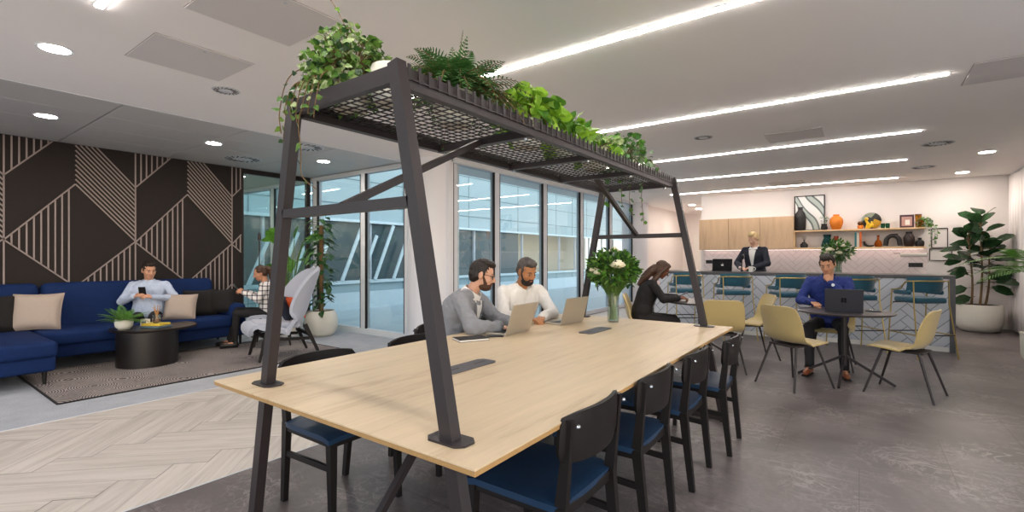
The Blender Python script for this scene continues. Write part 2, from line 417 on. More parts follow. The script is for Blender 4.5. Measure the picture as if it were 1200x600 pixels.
# ---------------------------------------------------------------- floors
m = MB(); m.b2(-3.08, XR+.1, -3, 17.2, -.12, 0); m.b2(-16.5, -3.08, -3, 5.12, -.12, -.012); m.b2(-5.06, -3.08, 5.12, 17.2, -.12, -.012); m.m = 0
struct('floor', m, floor_stone)
def herringbone(x0, x1, y0, y1, w=.2, n=5):
    vs = []; fs = []; uvs = []; sh = []; L = w*n; rg = random.Random(3); c, s = math.cos(R(45)), math.sin(R(45))
    def clip(poly):
        for ax, val, sg in ((0, x0, 1), (0, x1, -1), (1, y0, 1), (1, y1, -1)):
            out = []
            for i in range(len(poly)):
                a, b = poly[i], poly[(i+1) % len(poly)]
                da, db = (a[0][ax]-val)*sg, (b[0][ax]-val)*sg
                if da >= 0: out.append(a)
                if da*db < 0:
                    t = da/(da-db); out.append((tuple(a[0][k]+(b[0][k]-a[0][k])*t for k in (0, 1)), tuple(a[1][k]+(b[1][k]-a[1][k])*t for k in (0, 1))))
            poly = out
            if not poly: return poly
        return poly
    N = 26; g = .0016
    for i in range(-N*3, N*3):
        for j in range(-N, N):
            # staircase layout: horizontal plank at (i, i + 2nj) and vertical beside it
            for o in (0, 1):
                bx, by = (i, i+2*n*j) if o == 0 else (i+n, i+2*n*j)
                if o == 0: r = [(bx, by), (bx+n, by), (bx+n, by+1), (bx, by+1)]; uv = [(0, 0), (n, 0), (n, 1), (0, 1)]
                else:
                    by2 = by+1-n; r = [(bx, by2+0), (bx+1, by2+0), (bx+1, by2+n), (bx, by2+n)]; uv = [(0, 0), (0, 1), (n, 1), (n, 0)]
                cx = (r[0][0]+r[2][0])/2; cy = (r[0][1]+r[2][1])/2
                pts = []
                for (px, py), q in zip(r, uv):
                    px = cx+(px-cx)*(1-g/w); py = cy+(py-cy)*(1-g/w); px *= w; py *= w
                    pts.append(((px*c-py*s-4.1, px*s+py*c+1.2), (q[0]*w, q[1]*w)))
                if all(p[0][0] < x0 or p[0][0] > x1 for p in pts) and all(p[0][1] < y0 for p in pts): continue
                pl = clip(pts)
                if len(pl) < 3: continue
                b = len(vs); vs += [(p[0][0], p[0][1], 0) for p in pl]; fs.append([b+k for k in range(len(pl))]); uvs.append([p[1] for p in pl]); sh.append(rg.random()*10)
    return vs, fs, uvs, sh
vs, fs, uvs, sh = herringbone(-5.24, -3.08, -3, 5.12)
v2, f2, u2, s2 = herringbone(-4.94, -3.08, 5.12, 17)
b = len(vs); vs += v2; fs += [[i+b for i in f] for f in f2]; uvs += u2; sh += s2
me = bpy.data.meshes.new('floor_planks'); me.from_pydata(vs, [], fs)
ul = me.uv_layers.new(name='UVMap'); at = me.attributes.new('shade', 'FLOAT', 'FACE')
k = 0
for p, u in zip(me.polygons, uvs):
    for li, q in zip(p.loop_indices, u): ul.data[li].uv = q
at.data.foreach_set('value', sh); me.materials.append(plank)
o = bpy.data.objects.new('floor_planks', me); C.objects.link(o); o['kind'] = 'structure'
m = MB(); m.b2(XW-3.2, -5.24, -3, 5.12, -.011, .001); struct('floor_carpet', m, carpet)
m = MB(); m.b2(-5.245, -5.237, -3, 5.12, -.01, .003); m.b2(-3.084, -3.076, -3, 17, -.01, .003); struct('trim_1', m, alu)
# ---------------------------------------------------------------- ceiling
m = MB(); m.b2(XP, XR+.1, -1.6, 17.2, CZ, CZ+.15); struct('ceiling', m, ceil_white)
m = MB(); xs = [XP-.005, XP-.66, XP-1.32, XP-1.98, XW+.0]
ys = [-3, -1.97, -.8, .38, 1.56, 2.74, 3.92, 5.1]
for a, b_ in zip(xs, xs[1:]):
    for c, d in zip(ys, ys[1:]): m.rbox(((a+b_)/2, (c+d)/2, CZ+.01), (abs(a-b_)-.006, d-c-.012, .02), .003, 1)
m.b2(XP+.0, XW-3.2, -3, 5.3, CZ+.024, CZ+.15)
struct('ceiling_tiles', m, tile_white)
m = MB(); m.b2(XP-.012, XP+.012, -3, 5.1, CZ-.004, CZ+.02); struct('trim_2', m, alu_white)
m = MB(); m.b2(XW-3.2, XW-.1, -3, 5.3, CZ+.002, CZ+.03); struct('ceiling_side_room', m, M('side_room_ceiling', '#cfcbbd', .7))
# ---------------------------------------------------------------- feature wall
m = MB(); m.b2(XW-.1, XW, -3, 3.86, 0, CZ); wl = struct('wall_left', m, panel_black)
m = MB(); T = CZ-.004; w = .0085; xs_ = XW+.004
def strip(y0, z0, y1, z1):
    # clip to the panel
    lo, hi = .02, T
    for _ in (0, 1):
        if z0 > z1: y0, z0, y1, z1 = y1, z1, y0, z0
        if z1 > hi:
            if z0 >= hi: return
            y1 = y0+(y1-y0)*(hi-z0)/(z1-z0); z1 = hi
        if z0 < lo:
            if z1 <= lo: return
            y0 = y1-(y1-y0)*(z1-lo)/(z1-z0); z0 = lo
    if y0 > y1: y0, z0, y1, z1 = y1, z1, y0, z0
    if y1 > 3.84 and y1 != y0:
        if y0 >= 3.84: return
        z1 = z0+(z1-z0)*(3.84-y0)/(y1-y0); y1 = 3.84
    if y0 > 3.84: return
    m.bar((xs_, y0, z0), (xs_, y1, z1), .016, .01, (1, 0, 0))
P = 1.312
for k in range(-3, 3):
    y = 1.072+k*P; yc = y+.66; ye = y+P
    strip(y, .02, y, T)
    strip(y, 1.53, yc, 2.29); strip(y, 1.53, yc, .92); strip(yc, .92, ye, 1.54); strip(y, 2.32, y+.66, 3.07)
    strip(y, .87, y+.66, .17); strip(y, .87, y-.66, .17)
    for j in range(13):
        z = 2.29+j*.0645; strip(yc, z, ye, z-.745)
    for j in range(1, 10):
        yy = y+j*.066; f = j*.066/.66
        strip(yy, 1.53-f*.61, yy, 1.53+f*.76)
        strip(yy, 2.32+f*.75, yy, T)
        y3 = yc+j*.0652; f3 = (y3-yc)/.652; zz = .92+f3*.62
        strip(y3, max(.02, .17+f3*.7), y3, zz)
o = m.build('trim', strip_pink, wl)
# ---------------------------------------------------------------- glass partition beside the feature wall
pt = struct('window_1', MB().b2(XW-.07, XW-.0, 3.86, 5.1, 2.74, CZ).b2(XW-.07, XW, 3.86, 5.1, 0, .06).b2(XW-.07, XW, 5.03, 5.1, .06, 2.74).b2(XW-.07, XW, 3.86, 3.885, .06, 2.74), dark_frame)
MB().b2(XW-.04, XW-.03, 3.885, 5.03, .06, 2.74).build('pane', part_glass, pt)
MB().b2(XW-3.3, XW-3.2, -3, 5.3, 0, CZ).b2(XW-3.2, XW-.1, 2.2, 2.3, 0, CZ)
m = MB(); m.b2(XW-3.3, XW-3.2, -3, 5.3, 0, CZ); m.b2(XW-3.2, XW-.1, 1.5, 1.6, 0, CZ); struct('wall_side_room', m, white_wall)
for i, (x, y) in enumerate(((-9.9, 4.2), (-9.9, 2.6))):
    t = thing('side_room_light', 'strip light on the ceiling of the room behind the glass partition', 'ceiling light', (x, y, CZ), 0, 'strip lights of the glazed side room'); MB().b2(-.75, .75, -.05, .05, -.02, .0).build('frame', alu_white, t); MB().b2(-.73, .73, -.04, .04, -.026, -.02).build('diffuser', emis('side_tube%d' % i, '#fff4e2', 22), t)
# windows along A (y = YA)
def window(name, axis, a0, a1, const, mats, z0=.0, z1=CZ, posts=(.07, .07), rail=(.09, .07), dep=.1):
    m = MB(); p0, p1 = posts
    def bb(u0, u1, w0, w1):
        if axis == 'x': m.b2(u0, u1, const-dep/2, const+dep/2, w0, w1)
        else: m.b2(const-dep/2, const+dep/2, u0, u1, w0, w1)
    bb(a0, a0+p0, z0, z1); bb(a1-p1, a1, z0, z1); bb(a0+p0, a1-p1, z0, z0+rail[0]); bb(a0+p0, a1-p1, z1-rail[1], z1)
    # slimmer inner sash bead
    w = struct(name, m, mats)
    g = MB(); 
    if axis == 'x': g.b2(a0+p0, a1-p1, const-.006, const+.006, z0+rail[0], z1-rail[1])
    else: g.b2(const-.006, const+.006, a0+p0, a1-p1, z0+rail[0], z1-rail[1])
    g.build('pane', win_glass, w)
    s = MB(); 
    for u in (a0+p0, a1-p1-.018):
        if axis == 'x': s.b2(u, u+.018, const-dep/2-.002, const-.01, z0+rail[0], z1-rail[1])
        else: s.b2(const+.01, const+dep/2+.002, u, u+.018, z0+rail[0], z1-rail[1])
    s.build('sash_gasket', dark_frame, w)
    return w
window('window_2', 'x', -11.6, -10.0, YA+.07, alu); window('window_3', 'x', -10.0, -8.4, YA+.07, alu)
window('window_4', 'x', -8.4, -6.92, YA+.05, alu_white, posts=(.09, .06))
window('window_5', 'x', -6.92, -5.72, YA+.05, alu_white, posts=(.06, .14))
ysB = [5.3, 6.46, 8.0, 9.54, 11.07, 12.55]
for i, (a, b_) in enumerate(zip(ysB, ysB[1:])): window('window_%d' % (6+i), 'y', a, b_, XB-.05, alu, posts=(.06, .07), z1=CZ)
m = MB(); m.b2(XB-.12, XB+.02, 5.3, 12.55, CZ-.06, CZ); m.b2(-11.6, -5.7, YA-.02, YA+.12, CZ-.05, CZ); struct('trim_3', m, alu_white)
# columns
m = MB(); m.tube([(-5.42, 5.36, 0), (-5.42, 5.36, CZ)], [.4, .4], 64); m.b2(-5.06, -4.98, 5.24, 5.34, 0, CZ)
m.b2(-5.42-.403, -5.36, 5.0, 5.03, 0, 0)
struct('wall_column', m, column_white, smooth=True)
m = MB(); m.tube([(-5.12, 12.95, 0), (-5.12, 12.95, CZ)], [.36, .36], 48); struct('wall_round_column', m, column_white, smooth=True)
# far corridor, back wall, right wall
m = MB(); m.b2(-5.1, -4.98, 13.2, 17.1, 0, CZ); struct('wall_corridor', m, white_wall)
m = MB(); m.b2(-5.1, -3.1, 17.0, 17.1, 0, CZ); struct('wall_end', m, white_wall)
m = MB(); m.b2(-3.16, XR+.1, YB, YB+.12, 0, CZ); m.b2(-3.16, -3.04, YB+.12, 17.0, 0, CZ); struct('wall_back', m, white_wall)
m = MB(); m.b2(XR, XR+.12, 4.5, YB, 0, CZ); struct('wall_right', m, white_wall)
m = MB(); m.b2(1.05, XR, YB-.015, YB, 0, .1); struct('baseboard_back', m, white_cer)
m = MB(); m.b2(XR-.015, XR, 4.5, YB-.015, 0, .1); struct('baseboard_right', m, white_cer)
# corridor doorway frame seen at the end
dr = struct('door_1', MB().b2(-4.6, -3.7, 16.96, 17.0, 0, 2.1), white_cer)
MB().cap((-3.8, 16.93, 1.0), (-3.8, 16.93, 1.15), .012).build('door_handle', chrome, dr)
# ---------------------------------------------------------------- outside, across the atrium
fac_blue = M('pale_blue_facade_panel', '#a3b9c0', .45, 0, .05, .6)
fac_joint = M('facade_joint', '#5f7780', .5)
fac_dark = M('facade_dark_glass', '#41545a', .2, 0, .25, .5, spec=.7)
fac_pale = M('facade_pale_sill', '#cfe0e6', .5)
FX = -12.6
m = MB(); m.b2(FX-.3, FX, 5.6, 34, -1.2, .55); m.b2(FX-.3, FX, 5.6, 34, 2.45, 8)
fw = struct('wall_facade', m, fac_blue)
m = MB()
for z in (.12, 2.93, 3.7, 4.5): m.b2(FX, FX+.012, 5.6, 34, z-.012, z+.012)
for y in [5.9+1.7*i for i in range(17)]: m.b2(FX, FX+.01, y-.01, y+.01, -1.2, .55); m.b2(FX, FX+.01, y-.01, y+.01, 2.45, 8)
m.build('trim', fac_joint, fw)
m = MB(); m.b2(FX, FX+.1, 5.6, 34, .5, .6); m.b2(FX, FX+.14, 5.6, 34, 2.38, 2.46)
m.build('sill', fac_pale, fw)
m = MB(); m.b2(FX-.2, FX-.12, 5.6, 18.0, .55, 2.45); g = m.build('pane', fac_dark, fw)
m = MB()
for y in [6.3+1.7*i for i in range(16)]: m.b2(FX-.12, FX-.02, y-.03, y+.03, .55, 2.45)
m.build('frame', alu, fw)
# pale slanted fins standing in front of the dark windows
m = MB()
for y, l in ((8.9, 1), (9.5, .8), (10.1, 1), (10.75, .7), (7.3, 1), (6.85, .8), (6.2, 1), (7.8, .6)):
    m.bar((FX+.12, y-.35*l, .6), (FX+.12, y+.4*l, .6+1.75*l), .1, .05, (1, 0, 0))
m.build('fin', fac_pale, fw)
# added lit room behind the facade, standing in for reflections of the interior
m = MB(); m.b2(FX-5, FX-4.9, 18, 34, -.5, 3.2); m.b2(FX-5, FX-.3, 18, 34, 2.9, 3.0); m.b2(FX-5, FX-.3, 17.9, 18, -.5, 3); m.b2(FX-5, FX-.3, 18, 34, .3, .4)
struct('wall_reflection_room', m, M('cream_reflection_wall', '#cfcdc4', .7))
for i, y in enumerate((20.5, 24, 27.5)):
    t = thing('reflection_light', 'added strip light across the atrium, standing in for lights reflected in the windows', 'ceiling light', (FX-2.4, y, 2.86), 0, 'added strip lights standing in for window reflections')
    MB().b2(-1.5, 1.5, -.12, .12, 0, .03).build('frame', alu_white, t); MB().b2(-1.45, 1.45, -.09, .09, -.012, 0).build('diffuser', emis('reflection_tube%d' % i, '#fff4ea', 9), t)
m = MB(); m.b2(-16.5, XB-.12, 5.3, 34, -.3, -.12); struct('floor_atrium', m, M('pale_atrium_paving', '#a9b7bb', .5, 0, .06, 2))
bl = struct('wall_balustrade', MB().b2(-11.2, -11.15, 5.4, 30, -.12, .35), fac_pale)
# ---------------------------------------------------------------- ceiling lights
line_e = emis('led_line_light', '#fff6ee', 32); spot_e = emis('downlight_led', '#fff3e6', 130)
for i, y in enumerate((.86, 3.065, 5.255, 7.42, 9.5, 11.58)):
    t = thing('linear_ceiling_light', ['line light across the ceiling nearest the seats, its end showing above the lounge', 'line light passing right behind the big fern on the shelf', 'line light across the ceiling, second one beyond the shelf plants', 'line light across the ceiling, third from the bar wall', 'line light across the ceiling, second from the bar wall', 'line light running closest to the bar wall'][i], 'ceiling light', ((-3.68+.59)/2, y, CZ), 0)
    L = (.59+3.68)/2
    MB().b2(-L-.01, L+.01, -.028, -.02, -.004, .004).b2(-L-.01, L+.01, .02, .028, -.004, .004).b2(-L-.01, -L, -.026, .026, -.004, .004).b2(L, L+.01, -.026, .026, -.004, .004).build('frame', alu_white, t)
    MB().b2(-L, L, -.018, .018, -.011, 0).build('diffuser', line_e, t)
DL = [(-4.69, .85, 'on the white ceiling above the lounge walkway'), (-7.0, 1.2, 'in the tiled ceiling over the sofa corner'), (-6.9, 2.79, 'in the tiled ceiling over the coffee table'), (-6.8, 4.33, 'in the tiled ceiling in front of the window plant'),
      (1.48, 9.52, 'on the ceiling past the ends of the line lights, nearer one'), (1.48, 11.57, 'on the ceiling beside the bar wall above the rubber plant'), (-3.9, 14.2, 'on the corridor ceiling, first behind the bar wall'), (-4.05, 15.5, 'deeper on the corridor ceiling')]
for x, y, wh in DL:
    t = thing('downlight', 'round recessed downlight '+wh, 'ceiling light', (x, y, CZ), 0)
    MB().lathe([(.085, 0), (.105, 0), (.105, -.006), (.085, -.004)], n=32, closed=False).build('ring', alu_white, t, True)
    MB().lathe([(.001, -.003), (.086, -.003), (.086, .0), (.001, .0)], n=28).build('diffuser', spot_e, t)
# vents
def vent(x, y, r, label, big=False):
    t = thing('ceiling_vent', label, 'ceiling vent', (x, y, CZ), 0)
    MB().lathe([(r*.62, -.004), (r, -.004), (r*1.04, 0), (r*.62, .002)], n=40).build('frame', alu_white, t, True)
    m = MB()
    for k in range(16):
        a = k*math.pi/8; c, s = math.cos(a), math.sin(a)
        m.box((c*r*.72, s*r*.72, -.006), (r*.42, r*.07, .004), Matrix.Rotation(a+.5, 3, 'Z'))
    m.build('slat', dark_plastic if big else M('vent_grey', '#6a6360', .5), t)
    MB().lathe([(.001, -.012), (r*.35, -.012), (r*.4, -.003), (.001, -.003)], n=28).build('centre_disc', alu_white, t, True)
vent(-4.62, 1.97, .11, 'small round air vent beside the two grey ceiling hatches')
vent(-7.65, 3.5, .26, 'dark swirl air diffuser at the end of the patterned wall', True)
vent(-6.13, 3.62, .24, 'dark swirl air diffuser by the edge of the tiled ceiling', True)
vent(-1.585, 6.27, .11, 'small round air vent between two line lights over the far tables')
vent(.84, 8.42, .17, 'round air vent just past the end of a line light'); vent(.87, 10.5, .16, 'round air vent nearest the bar wall')
def hatch(x0, x1, y0, y1, label):
    t = thing('ceiling_hatch', label, 'access panel', ((x0+x1)/2, (y0+y1)/2, CZ), 0)
    a, b_ = (x1-x0)/2, (y1-y0)/2
    MB().b2(-a, a, -b_, b_, -.002, .0).build('frame', M('hatch_gap', '#8f8a88', .6), t)
    MB().rbox((0, 0, -.003), (2*a-.008, 2*b_-.008, .006), .001, 1).build('panel', panel_grey, t)
    MB().lathe([(.001, -.009), (.012, -.009), (.012, -.006), (.001, -.006)], (a-.06, 0, 0), 12).build('lock', alu, t)
hatch(-4.42, -3.8, 1.18, 1.83, 'grey square access hatch beside the small round vent')
hatch(-3.28, -2.67, 1.16, 1.82, 'grey square access hatch above the trailing ivy')
hatch(-.95, -.35, 6.55, 7.1, 'pale access hatch between the line lights towards the bar')
hatch(.72, 1.3, 5.1, 5.7, 'pale access hatch past the line lights on the plant side')
hatch(-1.5, -.9, 10.9, 11.4, 'pale access hatch just before the last line light')
# ---------------------------------------------------------------- curtain on the right wall
t = thing('curtain', 'sheer white pleated curtain hanging beside the big rubber plant', 'curtain', (XR-.06, 10.4, 0))
g = []; N = 150
for j, z in enumerate((.05, .5, 1.2, 2.0, 2.76)):
    g.append([V((.035*math.sin(i*.75)+.01*math.sin(i*2.1+j), -1.6+3.3*i/N, z)) for i in range(N+1)])
m = MB(); m.surf(g, .004); m.build('fabric', M('sheer_curtain', '#e4dcda', .85, 0, .02), t, True, 180)
MB().cap((0, -1.65, 2.79), (0, 1.7, 2.79), .012).build('rail', alu_white, t)
# ---------------------------------------------------------------- the long shared table with its planter frame
TX0, TX1, TY0, TY1, TZ = -2.41, -.83, .975, 4.2, .75
tb = thing('communal_table', 'long oak communal table under a black steel planter frame', 'table', ((TX0+TX1)/2, (TY0+TY1)/2, 0))
tc = V(((TX0+TX1)/2, (TY0+TY1)/2, 0))
class L(MB):  # builds in world numbers, stored relative to the table's base
    def build(s, name, mats, parent=None, smooth=False, angle=40):
        s.v = [p-tc for p in s.v]; return MB.build(s, name, mats, parent, smooth, angle)
def L_(): return L()
L_().rbox(((TX0+TX1)/2, (TY0+TY1)/2, TZ-.003), (TX1-TX0, TY1-TY0, .006), .001, 1).build('tabletop', oak_top, tb)
L_().rbox(((TX0+TX1)/2, (TY0+TY1)/2, TZ-.014), (TX1-TX0-.002, TY1-TY0-.002, .016), .002, 1).build('plywood_core', ply, tb)
def legx(z, s):  # centre x of the sloping legs at height z; s=+1 camera-side, -1 window-side
    return (-1.027-(z-.75)*.205) if s > 0 else (-2.145+(z-.75)*.185)
for y, nm in ((1.09, 'near'), (4.09, 'far')):
    for s in (1, -1):
        x0, x1 = legx(.006, s), legx(1.985, s)
        d = (V((x1, y, 1.985))-V((x0, y, 0))).normalized()
        m = L_(); m.bar((x0, y, .004), (legx(.728, s), y, .728), .05, .042, (0, 1, 0)); m.bar((legx(.728, s), y, .728), (x1, y, 1.985), .05, .042, (0, 1, 0)); m.build('leg', black_metal, tb)
        # foot plate on the worktop
        x = legx(.75, s); m = L_(); a = .078; b_ = .045
        m.prism([(x-a, y-b_*.5), (x-a*.7, y-b_), (x+a*.7, y-b_), (x+a, y-b_*.5), (x+a, y+b_*.5), (x+a*.7, y+b_), (x-a*.7, y+b_), (x-a, y+b_*.5)], .7505, .7565)
        m.build('foot_plate', black_metal, tb)
    m = L_(); m.bar((legx(1.5, -1)+.02, y, 1.503), (legx(1.5, 1)-.02, y, 1.503), .042, .036, (0, 0, 1)); m.build('crossbar', black_metal, tb)
    m = L_(); m.bar((legx(.03, -1)+.02, y, .03), (legx(.03, 1)-.02, y, .03), .042, .04, (0, 0, 1)); m.build('floor_bar', black_metal, tb)
    m = L_(); m.bar((legx(.7, -1)+.02, y, .70), (legx(.7, 1)-.02, y, .70), .042, .05, (0, 0, 1)); m.build('apron', black_metal, tb)
    sg = 1 if nm == 'near' else -1
    m = L_(); m.bar((-1.6, y+sg*.01, 1.515), (-1.6, y+sg*.82, 1.915), .03, .03); m.build('brace', black_metal, tb)
    m = L_(); m.bar((-1.62, y+sg*.01, .05), (-1.62, y+sg*.66, .72), .03, .03); m.build('brace', black_metal, tb)
    # end beam of the shelf
    m = L_(); m.bar((legx(1.95, -1)+.02, y, 1.945), (legx(1.95, 1)-.02, y, 1.945), .03, .06, (0, 0, 1)); m.build('shelf_beam', black_metal, tb)
XL, XRr = -1.9, -1.285
for x in (XL, XRr):
    m = L_(); m.b2(x-.018, x+.018, 1.11, 4.07, 1.905, 1.935); m.b2(x-.004*0+(.006 if x > -1.6 else -.014), x+(.014 if x > -1.6 else -.006), 1.11, 4.07, 1.93, 1.945)
    m.build('shelf_beam', black_metal, tb)
for y in (1.93, 2.59, 3.25):
    m = L_(); m.b2(XL, XRr, y-.02, y+.02, 1.9, 1.932); m.build('cross_beam', black_metal, tb)
for i, (a, b_) in enumerate(((1.125, 1.93), (1.93, 2.59), (2.59, 3.25), (3.25, 4.055))):
    m = L_(); a += .006; b_ -= .006; z = 1.94
    nx = 13; ny = int((b_-a)/.047)
    x0, x1 = XL+.02, XRr-.02
    for k in range(nx+1): x = x0+(x1-x0)*k/nx; m.bar((x, a, z), (x, b_, z), .0045, .0045)
    for k in range(ny+1):
        y = a+(b_-a)*k/ny; m.bar((x0, y, z+.003), (x1, y, z+.003), .0045, .0045)
        for xx, sg in ((x1, 1), (x0, -1)):
            m.bar((xx, y, z), (xx+sg*.042, y, z+.004), .006, .006); m.bar((xx+sg*.042, y, z-.006), (xx+sg*.042, y, z+.05), .006, .012)
    for xx in (x0-.042, x1+.042): m.bar((xx, a, z), (xx, b_, z), .004, .006)
    for xx in (x0-.03, x1+.03): m.b2(xx-.002, xx+.002, a, b_, z, z+.04)
    m.build('wire_tray', black_metal, tb)
m = L_()
for y in (1.93, 2.59, 3.25, 4.0):
    for x in (XL+.035, XRr-.035): m.cyl((x, y, 1.89), (x, y, 1.902), .012, n=12)
m.build('bolt', chrome, tb)
def port(y, yaw=0):
    m = L_(); c = V((-1.65, y, .7515)); w, l = .062, .19
    pts = [(-w, -l+.03), (-w+.02, -l), (w-.02, -l), (w, -l+.03), (w, l-.03), (w-.02, l), (-w+.02, l), (-w, l-.03)]
    m.prism([(c.x+p[0], c.y+p[1]) for p in pts], .7503, .7535)
    o = m.build('cable_port', M('port_grey', '#55545a', .4, .3, .05), tb)
    m = L_(); m.b2(c.x-.004, c.x+.004, c.y-.15, c.y-.06, .7534, .7542); m.b2(c.x-.004, c.x+.004, c.y+.06, c.y+.15, .7534, .7542); m.build('slot', dark_plastic, o)
port(1.87); port(3.37)
# ---------------------------------------------------------------- black dining chairs with dark blue seats
def black_chair(name='dining_chair'):
    t = thing(name, 'x', 'chair')
    for s in (-1, 1):
        MB().bar((s*.205, .215, 0), (s*.2, .2, .435), .026, .026, (0, 1, 0), .04, .04).build('leg', black_wood, t)
        m = MB(); m.bar((s*.19, -.25, 0), (s*.2, -.205, .44), .028, .03, (0, 1, 0), .034, .044); m.bar((s*.2, -.205, .435), (s*.205, -.24, .755), .03, .044, (0, 1, 0), .022, .026)
        m.build('leg', black_wood, t)
        MB().bar((s*.198, -.225, .27), (s*.203, .208, .29), .016, .028).build('stretcher', black_wood, t)
    m = MB(); m.rbox((0, .2, .415), (.38, .022, .045), .006); m.rbox((0, -.2, .41), (.38, .022, .045), .006)
    for s in (-1, 1): m.rbox((s*.2, 0, .415), (.022, .4, .045), .006)
    m.build('seat_frame', black_wood, t)
    g = []
    for j in range(9):
        y = -.215+.45*j/8; row = []
        for i in range(9):
            u = i/4-1; rr = 1-abs(u)**4*.3*(1 if j in (0, 8) else 0); x = u*(.232-.02*(j < 1)); row.append(V((x, y*(1-.04*u*u), .462-.014*(1-u*u)*(math.sin(math.pi*j/8))-.01*abs(u)**4-.012*(j in (0, 8)))))
        g.append(row)
    m = MB(); m.surf(g, .026); m.build('seat', blue_leather, t, True)
    g = []
    for j in range(7):
        z = .59+.185*j/6; e = (j/3-1); row = []
        for i in range(17):
            u = i/8-1; hw = .245*(1-.10*e**4); x = u*hw; y = -.266-.010*(j/6)+.05*u*u; zz = z-.012*(u**4)*(1 if e > 0 else -1)*abs(e)
            row.append(V((x, y, zz)))
        g.append(row)
    m = MB(); m.surf(g, .016); m.build('backrest', black_wood, t, True, 60)
    for s in (-1, 1): MB().sph((s*.195, -.268, .735), (.011, .008, .008), 10, 6).build('bolt', chrome, t)
    return t
bc = black_chair()
GR = 'black dining chairs around the long table'
CH = [(-1.05, 1.66, 90, 'black chair with blue seat nearest the viewer on the open table side'),
      (-1.03, 2.3, 91, 'black dining chair with blue seat, second along the open long side of the table'),
      (-1.01, 2.96, 90, 'black dining chair with blue seat, third along the open long side of the table'),
      (-.95, 3.59, 92, 'black dining chair with bright blue seat next to the far corner of the table'),
      (-2.27, 1.56, -90, 'black dining chair tucked in at the sloping near leg on the lounge side'),
      (-2.26, 2.28, -91, 'black dining chair tucked in just before the man in the grey suit'),
      (-2.62, 2.84, -80, 'black dining chair the man in the grey suit sits on'),
      (-2.62, 3.62, -84, 'black dining chair the man in the white shirt sits on')]
for i, (x, y, a, lb) in enumerate(CH):
    o = bc if i == 0 else copytree(bc)
    place(o, (x, y, 0), a, lb, GR)
# ---------------------------------------------------------------- laptops, notebook, phone, vase on the table
def laptop(name, label, loc, rz, body, ang=105, group=None, w=.33, d=.225, logo=None):
    # hinge along X at the origin, keyboard towards +Y (user side)
    t = thing(name, label, 'laptop', loc, rz, group)
    MB().rbox((0, d/2, .008), (w, d, .014), .004).build('base', body, t)
    MB().rbox((0, d*.36, .0155), (w*.86, d*.42, .001), .0004, 1).build('keyboard', key_black, t)
    MB().rbox((0, d*.8, .0155), (w*.34, d*.3, .0008), .0003, 1).build('touchpad', silver, t)
    rot = Matrix.Rotation(R(ang-90), 3, 'X')   # leans back, away from the user
    c = V((0, -.002, .012)); m = MB(); m.rbox(c+rot @ V((0, 0, d/2)), (w, .007, d), .003, 2, rot); ld = m.build('lid', body, t)
    m = MB(); m.box(c+rot @ V((0, .0042, d/2+.004)), (w-.02, .001, d-.025), rot); m.build('screen', screen_off, ld)
    if logo == 'squares':
        m = MB()
        for i in (-1, 1):
            for j in (-1, 1): m.box(c+rot @ V((i*.0125, -.0042, d/2+j*.0125)), (.022, .001, .022), rot)
        m.build('logo', M('dark_logo', '#17171b', .2, .5), ld)
    if logo == 'apple':
        m = MB(); m.sph(c+rot @ V((-.008, -.0042, d/2)), (.014, .0015, .018), 12, 8); m.sph(c+rot @ V((.008, -.0042, d/2)), (.014, .0015, .018), 12, 8); m.sph(c+rot @ V((.006, -.0042, d/2+.026)), (.004, .0012, .009), 8, 6, Matrix.Rotation(.5, 3, 'Y'))
        m.build('logo', M('white_logo', '#e9e9ec', .3), ld)
    return t
laptop('laptop', 'champagne laptop the man in the grey suit types on', (-2.06, 2.91, TZ), 92, silver, 108)
laptop('laptop', 'champagne laptop in front of the man in the white shirt', (-1.985, 3.6, TZ), 84, silver, 106)
t = thing('notebook', 'black notebook lying beside the grey suit man\'s laptop', 'notebook', (-2.16, 2.49, TZ), 63)
MB().rbox((0, 0, .0075), (.21, .145, .011), .001, 1).build('pages', paper, t)
MB().rbox((0, 0, .0145), (.216, .15, .003), .0012, 1).rbox((0, 0, .0015), (.216, .15, .003), .0012, 1).build('cover', M('notebook_black', '#232021', .55), t)
MB().b2(.08, .086, -.076, .076, .0155, .0168).build('elastic_band', rubber, t)
t = thing('smartphone', 'black phone lying between the notebook and the laptop', 'phone', (-2.12, 2.68, TZ), 50)
MB().rbox((0, 0, .0045), (.15, .074, .008), .003).build('body', dark_plastic, t); MB().box((0, 0, .0089), (.14, .068, .0006)).build('screen', screen_off, t)
# ---------------------------------------------------------------- mustard shell chairs
def shell_grid(prof, nu=17, curl=1.6):
    g = []; n = len(prof)
    for j, (y, z, hw, wing) in enumerate(prof):
        a = prof[max(j-1, 0)]; b_ = prof[min(j+1, n-1)]
        t = V((0, b_[0]-a[0], b_[1]-a[1])).normalized(); nrm = V((0, -t.z, t.y))  # towards sitter
        if nrm.z < 0 and nrm.y < 0: nrm = -nrm
        row = []
        for i in range(nu):
            u = i/(nu-1)*2-1; p = V((u*hw, y, z))+nrm*(wing*abs(u)**(curl+.6)); row.append(p)
        g.append(row)
    return g
def smooth_prof(pts, n=26):
    # Catmull-Rom through the control rows
    out = []; m = len(pts)-1
    for k in range(n+1):
        t = k/n*m; i = min(int(t), m-1); f = t-i
        P0, P1, P2, P3 = [pts[max(0, min(m, i+d))] for d in (-1, 0, 1, 2)]
        out.append(tuple(.5*((2*b)+(-a+c)*f+(2*a-5*b+4*c-d)*f*f+(-a+3*b-3*c+d)*f**3) for a, b, c, d in zip(P0, P1, P2, P3)))
    return out
